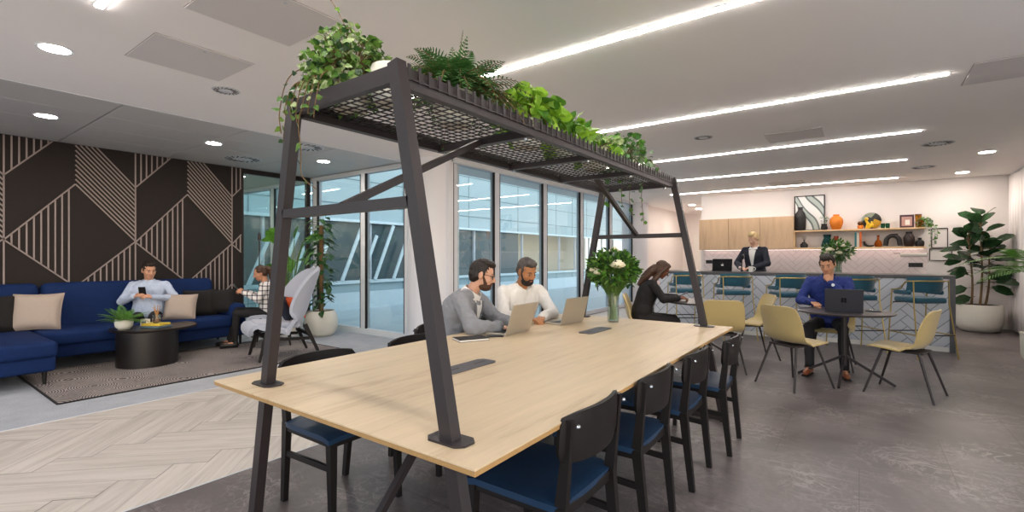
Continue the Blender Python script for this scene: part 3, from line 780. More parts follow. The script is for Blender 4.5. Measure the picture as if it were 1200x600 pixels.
def yellow_chair():
    t = thing('shell_chair', 'x', 'chair')
    pr = smooth_prof([(.235, .438, .15, 0), (.225, .45, .2, .0), (.12, .455, .225, .004), (-.02, .448, .235, .012), (-.13, .455, .238, .03), (-.195, .51, .24, .05), (-.225, .6, .238, .06), (-.245, .7, .232, .05), (-.262, .785, .212, .03), (-.268, .815, .175, .02), (-.27, .825, .12, .01)])
    m = MB(); m.surf([r[::-1] for r in shell_grid(pr)], -.016); m.build('shell', yellow_fab, t, True, 60)
    m = MB(); m.rbox((0, -.02, .425), (.3, .32, .02), .006); m.build('seat_plate', black_metal, t)
    for sx in (-1, 1):
        for (a, b_) in (((.15, .13, .42), (.235, .255, .01)), ((.15, -.15, .42), (.235, -.275, .01))):
            MB().tube([(sx*a[0], a[1], a[2]), (sx*b_[0], b_[1], b_[2]-.01)], [.0125, .0095], 10).build('leg', black_metal, t)
    return t
yc = yellow_chair(); GY = 'mustard shell chairs at the small round tables'
YC = [(-.54, 5.69, -35, 'mustard shell chair seen from behind in front of the round table with the dark laptop'),
      (.345, 5.95, 73, 'mustard shell chair in side view on the open side of the dark laptop table'),
      (-1.16, 6.98, 118, 'mustard shell chair facing the viewer between the two round tables'),
      (-1.33, 6.02, 20, 'mustard shell chair seen from behind right past the table\'s far corner'),
      (-2.3, 6.12, -72, 'mustard shell chair the woman in black sits on'),
      (-.28, 6.93, 178, 'mustard shell chair the man in the blue shirt sits on')]
for i, (x, y, a, lb) in enumerate(YC):
    place(yc if i == 0 else copytree(yc), (x, y, 0), a, lb, GY)
# ---------------------------------------------------------------- small round tables
def round_table(loc, rz, label):
    t = thing('round_table', label, 'table', loc, rz, 'small round tables')
    m = MB(); m.lathe([(.001, .718), (.41, .718), (.44, .73), (.443, .738), (.438, .742), (.001, .742)], n=64); m.build('tabletop', M('dark_laminate', '#3d3839', .35, 0, .06, 8), t, True, 30)
    MB().cyl((0, 0, .16), (0, 0, .72), .026, n=20).build('column', black_metal, t)
    MB().rbox((0, 0, .71), (.3, .3, .012), .004).build('mounting_plate', black_metal, t)
    for k in range(4):
        a = math.pi/2*k; MB().bar((0, 0, .27), (math.cos(a)*.43, math.sin(a)*.43, .012), .022, .026, (0, 0, 1)).build('leg', black_metal, t)
    return t
round_table((-.13, 6.22, 0), -5, 'dark round table carrying the dark grey laptop, by the man in blue')
round_table((-1.68, 6.5, 0), 30, 'dark round table in front of the woman in black')
laptop('laptop', 'dark grey laptop with a square emblem on the small round table', (-.13, 6.05, .743), 3, silver_dark, 100, w=.33, d=.235, logo='squares')
t = thing('tray', 'small dark round coaster tray on the round table beside the dark laptop', 'tray', (.12, 6.33, .743))
MB().lathe([(.001, 0), (.07, 0), (.078, .008), (.074, .009), (.068, .004), (.001, .004)], n=32).build('dish', dark_plastic, t, True)
MB().cap((-.03, 0, .008), (.03, .01, .008), .005).build('pen', chrome, t)
# ---------------------------------------------------------------- bar counter
BX0, BX1, BY0, BY1, BZ = -3.2, 1.07, 8.87, 9.62, 1.06
t = thing('bar_counter', 'long bar counter fronted with pale herringbone tiles under a dark top', 'counter', ((BX0+BX1)/2, (BY0+BY1)/2, 0)); hx = (BX1-BX0)/2; hy = (BY1-BY0)/2
MB().b2(-hx+.06, hx-.06, -hy+.02, hy-.03, .07, BZ-.05).build('tiled_front', bar_tile, t)
MB().b2(-hx+.06, hx-.06, -hy+.035, hy-.05, .0, .07).build('plinth', white_cer, t)
MB().rbox((0, 0, BZ-.022), (2*hx, 2*hy, .045), .003).build('countertop', counter_stone, t)
for s in (-1, 1): MB().rbox((s*(hx-.03), 0, (BZ-.045)/2), (.06, 2*hy, BZ-.045), .002).build('end_panel', counter_stone, t)
# bar stools
def bar_stool():
    t = thing('bar_stool', 'x', 'bar stool')
    def rr(u, hw, d0, k): return V((u*hw, -d0+k*abs(u)**2.6, 0))
    g = []
    for j in range(7):
        z = .85+.205*j/6; e = j/3-1; bul = .018*(1-e*e)
        g.append([V((u*.27, -.225-bul+.17*abs(u)**2.4-.02*(j/6), z-.008*u**4*e)) for u in [i/10-1 for i in range(21)]])
    m = MB(); m.surf(g, .045); m.build('backrest', teal_fab, t, True, 70)
    m = MB(); m.rbox((0, -.0, .745), (.47, .42, .075), .03, 4); m.build('seat', teal_fab, t, True, 80)
    for s in (-1, 1): m = MB(); m.rbox((s*.245, .03, .845), (.05, .3, .06), .022, 3); m.build('armrest', teal_fab, t, True, 80)
    loop = []
    for s in (-1, 1):
        p = [(s*.275, .18, .875), (s*.28, .08, .882), (s*.288, .0, .9), (s*.29, -.05, .96), (s*.288, -.09, .995), (s*.27, -.16, 1.0), (s*.2, -.26, 1.005), (s*.1, -.29, 1.005), (0, -.297, 1.005)]
        loop.append(p)
    pts = loop[0]+loop[1][::-1][1:]
    MB().tube(pts, .0095, 8).build('arm_rail', brass, t, True)
    for s in (-1, 1):
        MB().tube([(s*.275, .185, .88), (s*.285, .26, .0)], .0095, 8).build('leg', brass, t, True)
        MB().tube([(s*.262, -.19, 1.0), (s*.262, -.2, .7), (s*.30, -.31, .0)], .0095, 8).build('leg', brass, t, True)
        MB().tube([(s*.283, .235, .3), (s*.284, -.264, .3)], .008, 8).build('footrest', brass, t, True)
    for a in ((.283, .235, .3), (.284, -.265, .3), (.25, .2, .7)): MB().tube([(-a[0], a[1], a[2]), a], .008, 8).build('crossrail', black_metal, t, True)
    for c_ in t.children: c_.data.transform(Matrix.Diagonal((.88, .9, 1, 1)))
    return t
bs = bar_stool(); GS = 'teal bar stools along the bar'
for i, (x, lb) in enumerate([(-2.42, 'teal bar stool half hidden behind the woman in black'), (-1.66, 'teal bar stool in front of the man behind the bar'), (-.88, 'teal bar stool just beside the man in blue, on his bar-laptop side'), (-.06, 'teal bar stool right behind the dark grey laptop'), (.66, 'teal bar stool at the end of the bar next to the rubber plant')]):
    place(bs if i == 0 else copytree(bs), (x, 8.42, 0), (38, 34, 37, 33, 36)[i], lb, GS)
# ---------------------------------------------------------------- behind the bar
m = MB(); m.b2(-3.1, 1.07, YB-.02, YB, .0, 1.49); o = struct('wall_tiles', m, splash_tile)
o.location = (0, 0, 0)
t = thing('back_counter', 'low white back counter under the tiled splashback', 'counter', (-1.02, 12.0, 0))
MB().rbox((0, 0, .43), (4.1, .56, .86), .004).build('body', white_cer, t); MB().rbox((0, -.01, .88), (4.14, .6, .04), .004).build('worktop', counter_stone, t)
for i in range(6):
    d = MB().rbox((-1.7+i*.68, -.285, .43), (.66, .018, .8), .003).build('door', white_cer, t); MB().cap((-1.45+i*.68, -.305, .7), (-1.45+i*.68, -.305, .8), .006).build('handle', chrome, d)
# oak wall cabinets: three fronts
for i in range(3):
    w = .66; x = -3.13+w*i+w/2
    t = thing('wall_cabinet', ['oak wall cabinet furthest from the shelf', 'middle oak wall cabinet above the man behind the bar', 'oak wall cabinet that touches the display shelf'][i], 'cabinet', (x, 12.16, 1.49), 0, 'oak wall cabinets')
    MB().rbox((0, 0, .36), (w-.002, .3, .72), .003).build('body', oak_cab, t); MB().rbox((0, -.16, .36), (w-.008, .018, .715), .002).build('door', oak_cab, t)
warm_led = emis('under_shelf_led', '#ffe4da', 7)
t = thing('under_cabinet_light', 'warm strip light running under the oak cabinets and shelf', 'strip light', (-1.03, 12.23, 1.488))
MB().b2(-2.05, 2.05, -.012, .012, -.012, .0).build('housing', alu, t); MB().b2(-2.04, 2.04, -.009, .009, -.0135, -.012).build('diffuser', warm_led, t)
t = thing('display_shelf', 'two-tier oak display shelf filled with vases and ornaments', 'shelf', (-.06, 12.17, 1.49))
MB().rbox((0, 0, .015), (2.18, .28, .03), .003).build('shelf_board', oak_shelf, t); MB().rbox((0, 0, .385), (2.18, .28, .03), .003).build('shelf_board', oak_shelf, t)
MB().rbox((-1.08, 0, .2), (.02, .27, .34), .003).build('end_support', oak_shelf, t)
S1, S2 = 1.52, 1.89   # tops of the two boards
def vase(name, label, x, z, prof, mat, y=12.13, cat='vase', n=32, part='body', sx=1, sy=1):
    t = thing(name, label, cat, (x, y, z)); MB().lathe([(.001, 0)]+prof+[(max(prof[-1][0]-.008, .001), prof[-1][1]-.004), (.001, prof[-1][1]*.75)], n=n, sx=sx, sy=sy).build(part, mat, t, True, 60); return t
blk_cer = M('matt_black_ceramic', '#201c1d', .5, 0, .1, 20); org_cer = M('orange_ceramic', '#d97a24', .35, 0, .05, 20); amber = tinted('amber_glass', '#c9851f'); green_gl = tinted('green_glass', '#1f5c40'); teal_gl = tinted('teal_glass', '#1c5b5e'); yel = M('yellow_glaze', '#e0b51e', .35); org_gl = tinted('orange_glass', '#d26a1a')
t = thing('framed_print', 'framed abstract grey and white print leaning on the top shelf', 'picture', (-.88, 12.26, S2), 0)
rot = Matrix.Rotation(R(4), 3, 'X'); c = V((0, 0, .385))
for a, b_ in (((-.275, 0, 0), (-.275, 0, .77)), ((.275, 0, 0), (.275, 0, .77)), ((-.285, 0, .01), (.285, 0, .01)), ((-.285, 0, .76), (.285, 0, .76))): MB().bar(V(a), V(b_), .02, .02, (0, 1, 0)).build('frame', black_wood, t)
tp = NT('abstract_print'); w = tp.n.new('ShaderNodeTexWave'); tp.link(tp.mapping((1.6, 1, 1.3), (0, R(35), 0)), w.inputs[0]); w.inputs['Scale'].default_value = .8; w.inputs['Distortion'].default_value = 5; w.inputs['Detail'].default_value = 1.2
tp.set(col=tp.ramp(w.outputs['Fac'], [(.25, '#e2e2e0'), (.5, '#dcdcda'), (.56, '#6f7a78'), (.75, '#4a5254'), (.9, '#a9b3ae')]), rough=.3)
MB().b2(-.27, .27, 0, .008, .01, .76).build('print', tp.m, t)
vase('tall_vase', 'tall black bottle vase with handles, first on the top shelf', -1.04, S2, [(.085, 0), (.105, .05), (.105, .3), (.09, .38), (.05, .43), (.045, .48), (.058, .5), (.05, .51)], blk_cer)
o = bpy.data.objects[-1] if False else None
t = thing('small_planter', 'small black pot of grey-green sprigs in front of the framed print', 'potted plant', (-.6, 12.1, S2))
MB().lathe([(.001, 0), (.05, 0), (.068, .04), (.05, .1), (.055, .13), (.045, .128), (.001, .1)], n=24).build('pot', blk_cer, t, True, 50)
m = MB(); rg = random.Random(5)
for k in range(40):
    a = rg.random()*6.28; d = V((math.cos(a)*.5, math.sin(a)*.4, .9)).normalized(); p = V((0, 0, .11))+d*(.04+.14*rg.random()); q = V((rg.gauss(0, 1), rg.gauss(0, 1), rg.gauss(0, .6))).normalized(); s = q.cross(d).normalized()*.016
    m.add([p, p+q*.02+s, p+q*.045, p+q*.02-s], [(0, 1, 2, 3)])
m.build('foliage', leaf_pale, t)
vase('ribbed_vase', 'round ribbed orange vase on the top shelf', -.39, S2, [(.07, 0), (.1, .06), (.125, .15), (.12, .22), (.08, .27), (.055, .285), (.06, .315), (.055, .32)], org_cer)
t = vase('flower_jug', 'small yellow cup holding a dark flower head on the top shelf', .02, S2, [(.045, 0), (.055, .06), (.05, .075)], org_cer, cat='ornament')
MB().sph((0, 0, .115), (.05, .05, .045), 12, 8).build('flower_head', M('dark_flower', '#5a3512', .7, 0, .4, 60), t, True)
t = thing('figurine', 'abstract yellow figurine in front of the painted plate', 'ornament', (.13, 12.08, S2))
m = MB(); m.cap((0, 0, .03), (.02, 0, .1), .035, .03); m.cap((.02, 0, .1), (-.02, 0, .17), .028, .02); m.sph((-.01, 0, .2), (.035, .03, .032)); m.cap((.03, 0, .02), (.08, 0, .07), .022, .03); m.cap((.08, 0, .07), (.075, 0, .14), .028, .015)
mobj('body', remesh(m, .006, 6), yel, t)
tp = NT('painted_plate'); v = tp.n.new('ShaderNodeTexVoronoi'); tp.link(tp.mapping(), v.inputs[0]); v.inputs['Scale'].default_value = 6; v.inputs['Randomness'].default_value = 1
sp = tp.n.new('ShaderNodeSeparateColor'); tp.link(v.outputs['Color'], sp.inputs[0])
rp = tp.ramp(sp.outputs[0], [(0, '#2b2622'), (.25, '#8a8f7d'), (.45, '#c79a2e'), (.6, '#34342f'), (.8, '#b7a891'), (.95, '#5c3a1f')]); tp.set(col=rp, rough=.3)
for nd in tp.n:
    if nd.type == 'VALTORGB': nd.color_ramp.interpolation = 'CONSTANT'
t = thing('painted_plate', 'large round plate with patches of brown, grey and ochre standing on the top shelf', 'plate', (.2, 12.24, S2+.17))
MB().add(*(lambda vs, fs: ([Matrix.Rotation(R(-84), 3, 'X') @ v for v in vs], fs))(*(lambda q: (q.v, q.f))(MB().lathe([(.001, 0), (.14, .0), (.165, .012), (.168, .018), (.14, .008), (.001, .008)], n=48)))).build('dish', tp.m, t, True, 50)
MB().bar((-.06, -.02, -.168), (.06, -.02, -.168), .03, .01).build('stand', black_wood, t)
for i, x in enumerate((.385, .46)): vase('green_tumbler', ['low dark green tumbler, the one nearer the painted plate', 'low dark green tumbler, the one nearer the small photo'][i], x, S2, [(.032, 0), (.036, .05), (.036, .1)], green_gl, cat='glass')
t = thing('photo_frame', 'small framed photo in plum and orange tones on the top shelf', 'picture', (.76, 12.2, S2), -4)
MB().rbox((0, 0, .13), (.22, .02, .26), .003).build('frame', M('plum_frame', '#4a2f38', .5), t); MB().rbox((0, -.011, .13), (.16, .004, .18), .001).build('print', M('warm_print', '#b98f86', .5, 0, .4, 9), t); MB().rbox((.01, -.014, .11), (.07, .004, .1), .001).build('subject', paper, t)
for i, (x, h) in enumerate(((.93, .26), (.97, .13))): vase('amber_beaker', ['tall amber glass beaker near the end of the top shelf', 'short amber glass beaker in front of the tall one'][i], x, S2, [(.04, 0), (.045, h*.45), (.055, h)], amber, y=12.17-.09*i, cat='glass')
# lower tier
t = vase('reed_diffuser', 'small black jar with thin sticks on the lower shelf', -.97, S1, [(.07, 0), (.075, .07), (.04, .1), (.04, .12)], blk_cer, cat='diffuser')
m = MB()
for a in (-.5, -.2, .1, .4, .8): m.tube([(0, 0, .1), (math.sin(a)*.07, math.cos(a*3)*.02, .25)], .003, 5)
m.build('reed', black_wood, t)
vase('carafe', 'teal glass vase with a wide base on the lower shelf', -.55, S1, [(.105, 0), (.11, .04), (.085, .14), (.06, .2), (.075, .27), (.07, .27)], teal_gl)
vase('small_goblet', 'small rust red goblet beside the teal vase', -.39, S1, [(.035, 0), (.012, .02), (.012, .09), (.04, .16), (.045, .24)], M('rust_glaze', '#8d3b1e', .4), cat='vase')
for i, (x, c, h, lb) in enumerate(((-.06, '#2c6f74', .3, 'teal book, first of the upright books on the lower shelf'), (-.02, '#d9cdbd', .28, 'cream book standing in the middle of the upright books'), (.025, '#c3602a', .31, 'orange book standing last of the upright books'))):
    t = thing('book', lb, 'book', (x, 12.15, S1), 0, 'upright books on the lower shelf'); MB().rbox((0, 0, h/2), (.034, .2, h), .002).build('cover', M('book_cover%d' % i, c, .6), t); MB().b2(-.014, .014, -.098, .102, .004, h+.0005).build('pages', paper, t)
t = thing('ornament_boat', 'low black curved ornament beside the upright books', 'ornament', (.13, 12.12, S1))
m = MB(); m.tube(bez((-.05, 0, .12), (-.04, 0, -.02), (.11, 0, .03)), [.016, .02, .022, .024, .024, .022, .02, .018, .014], 10); mobj('body', remesh(m, .005, 3), blk_cer, t)
vase('bottle_vase', 'slender orange bottle vase on the lower shelf', .31, S1, [(.05, 0), (.068, .05), (.05, .11), (.02, .15), (.02, .22), (.028, .24)], org_gl)
t = thing('arch_ornament', 'black arch-shaped ceramic ornament on the lower shelf', 'ornament', (.54, 12.12, S1))
m = MB(); pts = [(math.cos(a)*.09*1.15, 0, math.sin(a)*.12+.1) for a in [math.pi*k/12 for k in range(13)]]; m.tube([(.115, 0, .02)]+pts+[(-.115, 0, .02)], .042, 14, sx=1, sy=1); m.cyl((.05, 0, .2), (.06, 0, .26), .02, .025); mobj('body', remesh(m, .007, 4), blk_cer, t)
vase('lidded_urn', 'tall dark urn with a collar on the lower shelf', .79, S1, [(.06, 0), (.085, .06), (.09, .18), (.06, .24), (.05, .26), (.058, .29)], M('brown_black_glaze', '#2a1c18', .35))
vase('squat_vase', 'squat black vase with a narrow neck at the end of the lower shelf', .95, S1, [(.06, 0), (.07, .05), (.065, .1), (.025, .13), (.03, .17)], blk_cer)
# wire frames on the wall past the shelf
for x0, x1, z0, z1, lb in ((1.14, 1.37, 1.5, 1.87, 'upright black outline frame hanging beside the end of the shelf'), (1.11, 1.43, 1.25, 1.48, 'wide black outline frame hanging below the upright one')):
    t = thing('outline_frame', lb, 'wall decoration', ((x0+x1)/2, YB-.012, z0), 0, 'black outline frames on the wall'); w = (x1-x0)/2; h = z1-z0
    for a, b_ in (((-w, 0, 0), (-w, 0, h)), ((w, 0, 0), (w, 0, h)), ((-w, 0, 0), (w, 0, 0)), ((-w, 0, h), (w, 0, h))): MB().bar(V(a)*1, V(b_)*1, .014, .014, (0, 1, 0)).build('frame', black_metal, t)
# sockets, paper dispenser and tap
for x, z, lb in ((-2.97, 1.2, 'double black wall socket at the far end of the splashback'), (.9, 1.16, 'black wall socket near the plant end of the splashback')):
    t = thing('wall_socket', lb, 'socket', (x, YB-.02, z)); MB().rbox((0, -.004, 0), (.15 if x < 0 else .22, .01, .085), .003).build('plate', dark_plastic, t)
    m = MB()
    for s in (-1, 1): m.box((s*.036, -.0095, .0), (.03, .002, .03))
    m.build('socket_insert', rubber, t)
t = thing('paper_towel_holder', 'steel bar with a white paper roll fixed below the shelf end', 'paper holder', (.86, YB-.1, 1.36)); MB().cyl((-.2, 0, .0), (.2, 0, 0), .035, n=20).build('roll', paper, t, True); MB().tube([(-.3, .02, .03), (.22, .02, .03), (.22, .09, .03)], .008, 8).build('bracket', chrome, t)
# things on the bar counter
laptop('laptop', 'black laptop open on the bar in front of the standing man', (-2.02, 9.28, BZ), 18, dark_plastic, 110, logo='apple')
t = thing('mug', 'white mug on the bar beside the black laptop', 'mug', (-1.52, 9.16, BZ)); MB().lathe([(.001, 0), (.036, 0), (.04, .01), (.04, .095), (.036, .095), (.034, .02), (.001, .015)], n=28).build('body', white_cer, t, True, 50)
MB().tube([(.036, 0, .08), (.062, 0, .075), (.07, 0, .05), (.06, 0, .028), (.037, 0, .022)], .006, 8).build('handle', white_cer, t, True)
t = thing('water_tap', 'tall black swan-neck tap rising from the bar top', 'tap', (-1.68, 9.22, BZ)); MB().cyl((0, 0, 0), (0, 0, .03), .026).build('base', black_metal, t)
MB().tube([(0, 0, .02), (0, 0, .24), (.01, -.02, .285), (.03, -.05, .3), (.05, -.085, .285), (.055, -.1, .24)], .011, 10).build('spout', black_metal, t, True); MB().cap((0, 0, .1), (-.05, 0, .13), .007).build('lever', black_metal, t)
# ---------------------------------------------------------------- lounge corner
o = MB().rbox((-6.7, 2.58, .005), (1.83, 3.02, .010), .004, 1).build('rug', rugm); tag(o, 'grey patterned rug with curved ripple lines under the coffee table', 'rug')
o2 = MB()
for s in (-1, 1): o2.b2(-6.7-.92, -6.7+.92, 2.58+s*1.515-.008, 2.58+s*1.515+.008, 0, .012); o2.b2(-6.7+s*.92-.008, -6.7+s*.92+.008, 2.58-1.515, 2.58+1.515, 0, .012)
o2.build('rug_border', black_fab, o)
t = thing('sofa', 'long blue velvet sofa against the black patterned wall', 'sofa', (-7.9, 1.6, 0))
def S(m, n, mat, par=t, sm=True): 
    m.v = [p-V((-7.9, 1.6, 0)) for p in m.v]; return m.build(n, mat, par, sm, 60)
S(MB().rbox((-7.93, 2.33, .235), (.9, 2.36, .17), .03, 3), 'base', sofa_blue); S(MB().rbox((-7.53, .12, .235), (1.72, 2.2, .17), .03, 3), 'base', sofa_blue)
S(MB().rbox((-7.9, 1.8, .38), (.98, 1.14, .16), .045, 4), 'seat_cushion', sofa_blue); S(MB().rbox((-7.9, 2.82, .38), (.98, .88, .16), .045, 4), 'seat_cushion', sofa_blue)
S(MB().rbox((-7.5, .13, .38), (1.76, 2.2, .16), .045, 4), 'seat_cushion', sofa_blue)
rb = Matrix.Rotation(R(-8), 3, 'Y')
for y, l in ((-.4, 1.2), (.78, 1.14), (1.93, 1.14), (2.9, .82)): S(MB().rbox((-8.27, y, .66), (.24, l, .66), .08, 4, rb), 'backrest', sofa_blue)
S(MB().rbox((-7.95, 3.39, .42), (.86, .24, .4), .07, 4), 'armrest', sofa_blue)
for x, y in ((-6.78, 1.15), (-6.78, -.85), (-7.55, 3.42), (-7.55, 2.3), (-8.3, 3.42), (-8.3, -.85)): S(MB().cyl((x, y, .15), (x, y, 0), .022, .014, 12), 'leg', black_wood, sm=False)
def cushion(label, loc, w, h, th, rx, ry, rz, mat, name='cushion'):
    t = thing(name, label, 'cushion', loc, 0)
    M4 = Matrix.Rotation(R(rz), 4, 'Z') @ Matrix.Rotation(R(rx), 4, 'X') @ Matrix.Rotation(R(ry), 4, 'Y')
    MB().pillow(w, h, th, 14, M4).build('cover', mat, t, True, 80)
    m = MB(); n = 16; pts = []
    for k in range(4*n):
        s_ = k//n; f = (k % n)/n*2-1; x, y = ((f, -1), (1, f), (-f, 1), (-1, -f))[s_]
        pts.append(M4 @ V((x*w/2*(1-.07*(1-y*y)*abs(x)), y*h/2*(1-.07*(1-x*x)*abs(y)), 0)))
    m.tube(pts+[pts[0]], .004, 5); m.build('piping', mat, t, True); return t
# pillows lean on the back: normal points to +x / camera side
cushion('beige linen cushion alone at the chaise end of the sofa', (-7.86, 1.27, .67), .46, .44, .16, 74, 0, 62, beige_fab)
cushion('black cushion behind the beige one at the chaise end', (-7.98, .9, .66), .48, .44, .17, 72, 0, 84, black_fab)
cushion('black cushion at the very edge of the photo on the chaise', (-7.9, .45, .66), .5, .44, .17, 70, 0, 88, black_fab)
cushion('beige cushion under the arm of the seated man', (-7.62, 2.66, .62), .38, .38, .15, 70, 8, 55, beige_fab)
cushion('black cushion between the seated man and the sofa arm', (-7.86, 3.0, .64), .42, .4, .16, 72, 0, 80, black_fab)
cushion('black cushion resting against the sofa arm', (-7.75, 3.22, .66), .4, .36, .14, 74, -6, 50, black_fab)
# coffee table
t = thing('coffee_table', 'black drum coffee table with an offset round top', 'coffee table', (-7.07, 2.12, .011))
MB().lathe([(.001, 0), (.31, 0), (.31, .41), (.001, .41)], n=64).build('drum_base', M('black_lacquer', '#1a1616', .4, 0, .1), t, True, 40)
MB().lathe([(.001, .41), (.445, .41), (.45, .42), (.45, .436), (.001, .438)], (-.16, .12, 0), 64).build('top', M('black_lacquer_top', '#231d1d', .28, 0, .1), t, True, 30)
CT = .45
t = thing('book', 'grey covered book at the bottom of the stack on the coffee table', 'book', (-7.05, 2.2, CT), 25); MB().rbox((0, 0, .012), (.27, .2, .024), .003).build('cover', M('grey_cover', '#5c6f7a', .5), t); MB().rbox((0, .003, .012), (.262, .2, .018), .001).build('pages', paper, t)
t = thing('book', 'yellow covered book on top of the stack on the coffee table', 'book', (-7.05, 2.2, CT+.0245), 32); MB().rbox((0, 0, .014), (.24, .17, .027), .003).build('cover', M('yellow_cover', '#d8b93c', .5), t); MB().rbox((0, .003, .013), (.232, .17, .019), .001).build('pages', paper, t)
t = thing('glass_tumbler', 'glass with amber sticks and dried stems standing on the yellow book', 'glass', (-7.03, 2.2, CT+.0525)); MB().lathe([(.001, 0), (.042, 0), (.045, .02), (.047, .1), (.044, .1), (.041, .012), (.001, .008)], n=28).build('glass', clear_glass, t, True, 50)
MB().lathe([(.001, .01), (.039, .01), (.041, .05), (.001, .05)], n=24).build('scented_oil', amber, t, True)
m = MB(); rg = random.Random(2)
for k in range(7): a = k*.9; m.tube([(math.cos(a)*.02, math.sin(a)*.02, .012), (math.cos(a+2.6)*.045, math.sin(a+2.6)*.04, .2+.02*rg.random())], .003, 5)
m.build('reed', M('pale_reeds', '#c08a4e', .6), t)
t = thing('card_box', 'small white printed box between the fern pot and the glass', 'box', (-7.16, 2.12, CT), 30); MB().rbox((0, 0, .05), (.1, .04, .1), .002).build('box', paper, t); MB().box((.0, -.0205, .05), (.06, .001, .05)).build('label', M('box_print', '#5f6e86', .5, 0, .3, 80), t)
# tall grey lounge chair
def lounge_chair(name, label, loc, rz):
    t = thing(name, label, 'armchair', loc, rz)
    pr = smooth_prof([(.40, .33, .22, .0), (.41, .38, .27, .0), (.36, .41, .31, .01), (.15, .385, .335, .03), (-.08, .375, .35, .10), (-.2, .43, .36, .2), (-.27, .56, .37, .27), (-.33, .74, .365, .26), (-.39, .92, .33, .2), (-.435, 1.06, .27, .12), (-.45, 1.13, .19, .05), (-.452, 1.15, .1, .01)], 34)
    m = MB(); m.surf([r[::-1] for r in shell_grid(pr, 25, 1.9)], -.05); m.build('shell', grey_fab, t, True, 80)
    m = MB(); m.rbox((0, .1, .43), (.5, .52, .08), .035, 4, Matrix.Rotation(R(3), 3, 'X')); m.build('seat_cushion', grey_fab, t, True, 80)
    for s in (-1, 1):
        MB().bar((s*.26, .26, .36), (s*.31, .35, 0), .03, .045, (0, 1, 0), .022, .03).build('leg', black_wood, t)
        MB().bar((s*.25, -.2, .42), (s*.31, -.38, 0), .03, .055, (0, 1, 0), .022, .03).build('leg', black_wood, t)
        MB().bar((s*.275, .28, .27), (s*.275, -.25, .24), .022, .04).build('side_rail', black_wood, t)
    MB().bar((-.28, .27, .3), (.28, .27, .3), .03, .04).bar((-.28, -.24, .3), (.28, -.24, .3), .03, .04).build('crossrail', black_wood, t)
    return t
lounge_chair('lounge_chair', 'pale grey high-backed lounge chair with dark angled legs', (-6.2, 3.36, .011), 165)
cushion('rust orange cushion on the grey lounge chair', (-6.15, 3.5, .64), .31, .31, .12, 66, 6, 166, orange_fab)
cushion('dark navy cushion beside the orange one on the lounge chair', (-6.3, 3.44, .62), .34, .34, .12, 68, -8, 150, M('navy_cushion', '#1b2130', .85))
t = thing('low_armchair', 'low pale grey armchair the woman in the checked shirt sits on', 'armchair', (-7.16, 3.72, 0), 150)
pr = smooth_prof([(.28, .36, .24, 0), (.28, .41, .28, 0), (.1, .42, .3, .02), (-.12, .42, .3, .1), (-.24, .5, .3, .16), (-.3, .62, .28, .12), (-.33, .7, .22, .05), (-.335, .72, .15, .0)], 26)
MB().surf([r[::-1] for r in shell_grid(pr, 21, 1.8)], -.05).build('shell', grey_fab, t, True, 80)
for sx in (-1, 1):
    for sy in (-1, 1): MB().bar((sx*.2, sy*.18, .4), (sx*.25, sy*.24, 0), .025, .03, (0, 1, 0)).build('leg', black_wood, t)
# slim black floor lamp just seen beside the chair
t = thing('floor_lamp', 'slim black floor lamp by the glass partition', 'lamp', (-8.05, 3.95, 0)); MB().lathe([(.001, 0), (.13, 0), (.13, .012), (.001, .016)], n=32).build('base', black_metal, t, True, 40); MB().cyl((0, 0, .01), (0, 0, 1.6), .009, n=10).build('pole', black_metal, t); MB().cyl((0, 0, 1.6), (0, 0, 1.72), .03, .02, n=16).build('shade', black_metal, t)
# ---------------------------------------------------------------- plants
def leaf(m, base, d, n, L_, W_, shape='ovate', droop=.15, fold=.15, seg=4):
    # blade along d, facing n
    d = V(d).normalized(); n = V(n); s = d.cross(n)
    if s.length < 1e-4: s = d.cross(V((1, .3, .2)))
    s.normalize(); n = s.cross(d).normalized()
    prof = {'ovate': (.0, .75, 1, .72, 0), 'heart': (.55, 1, .8, .42, 0), 'lance': (.0, .6, 1, .8, 0), 'oval': (.0, .85, 1, .9, 0)}[shape]
    vs = []; k = len(prof)
    for i, w in enumerate(prof):
        t = i/(k-1); c = V(base)+d*(L_*t)-V((0, 0, 1))*(droop*L_*t*t); hw = w*W_/2
        vs += [c-s*hw+n*(fold*hw), c, c+s*hw+n*(fold*hw)]
    fs = []
    for i in range(k-1):
        a = i*3; fs += [(a, a+1, a+4, a+3), (a+1, a+2, a+5, a+4)]
    m.add(vs, fs)
def rdir(rg, up=.3):
    v = V((rg.gauss(0, 1), rg.gauss(0, 1), rg.gauss(up, .7))); return v.normalized()
def pot(t, prof, mat, sz, soil_r, sx=1):
    MB().lathe([(.001, 0)]+prof+[(prof[-1][0]-.02, prof[-1][1]), (prof[-1][0]-.025, prof[-1][1]-.05), (.001, prof[-1][1]-.06)], n=56, sx=sx).build('pot', mat, t, True, 60)
    MB().lathe([(.001, sz-.02), (soil_r, sz-.02), (soil_r*.9, sz), (.001, sz+.005)], n=36, sx=sx).build('soil', soil, t, True)
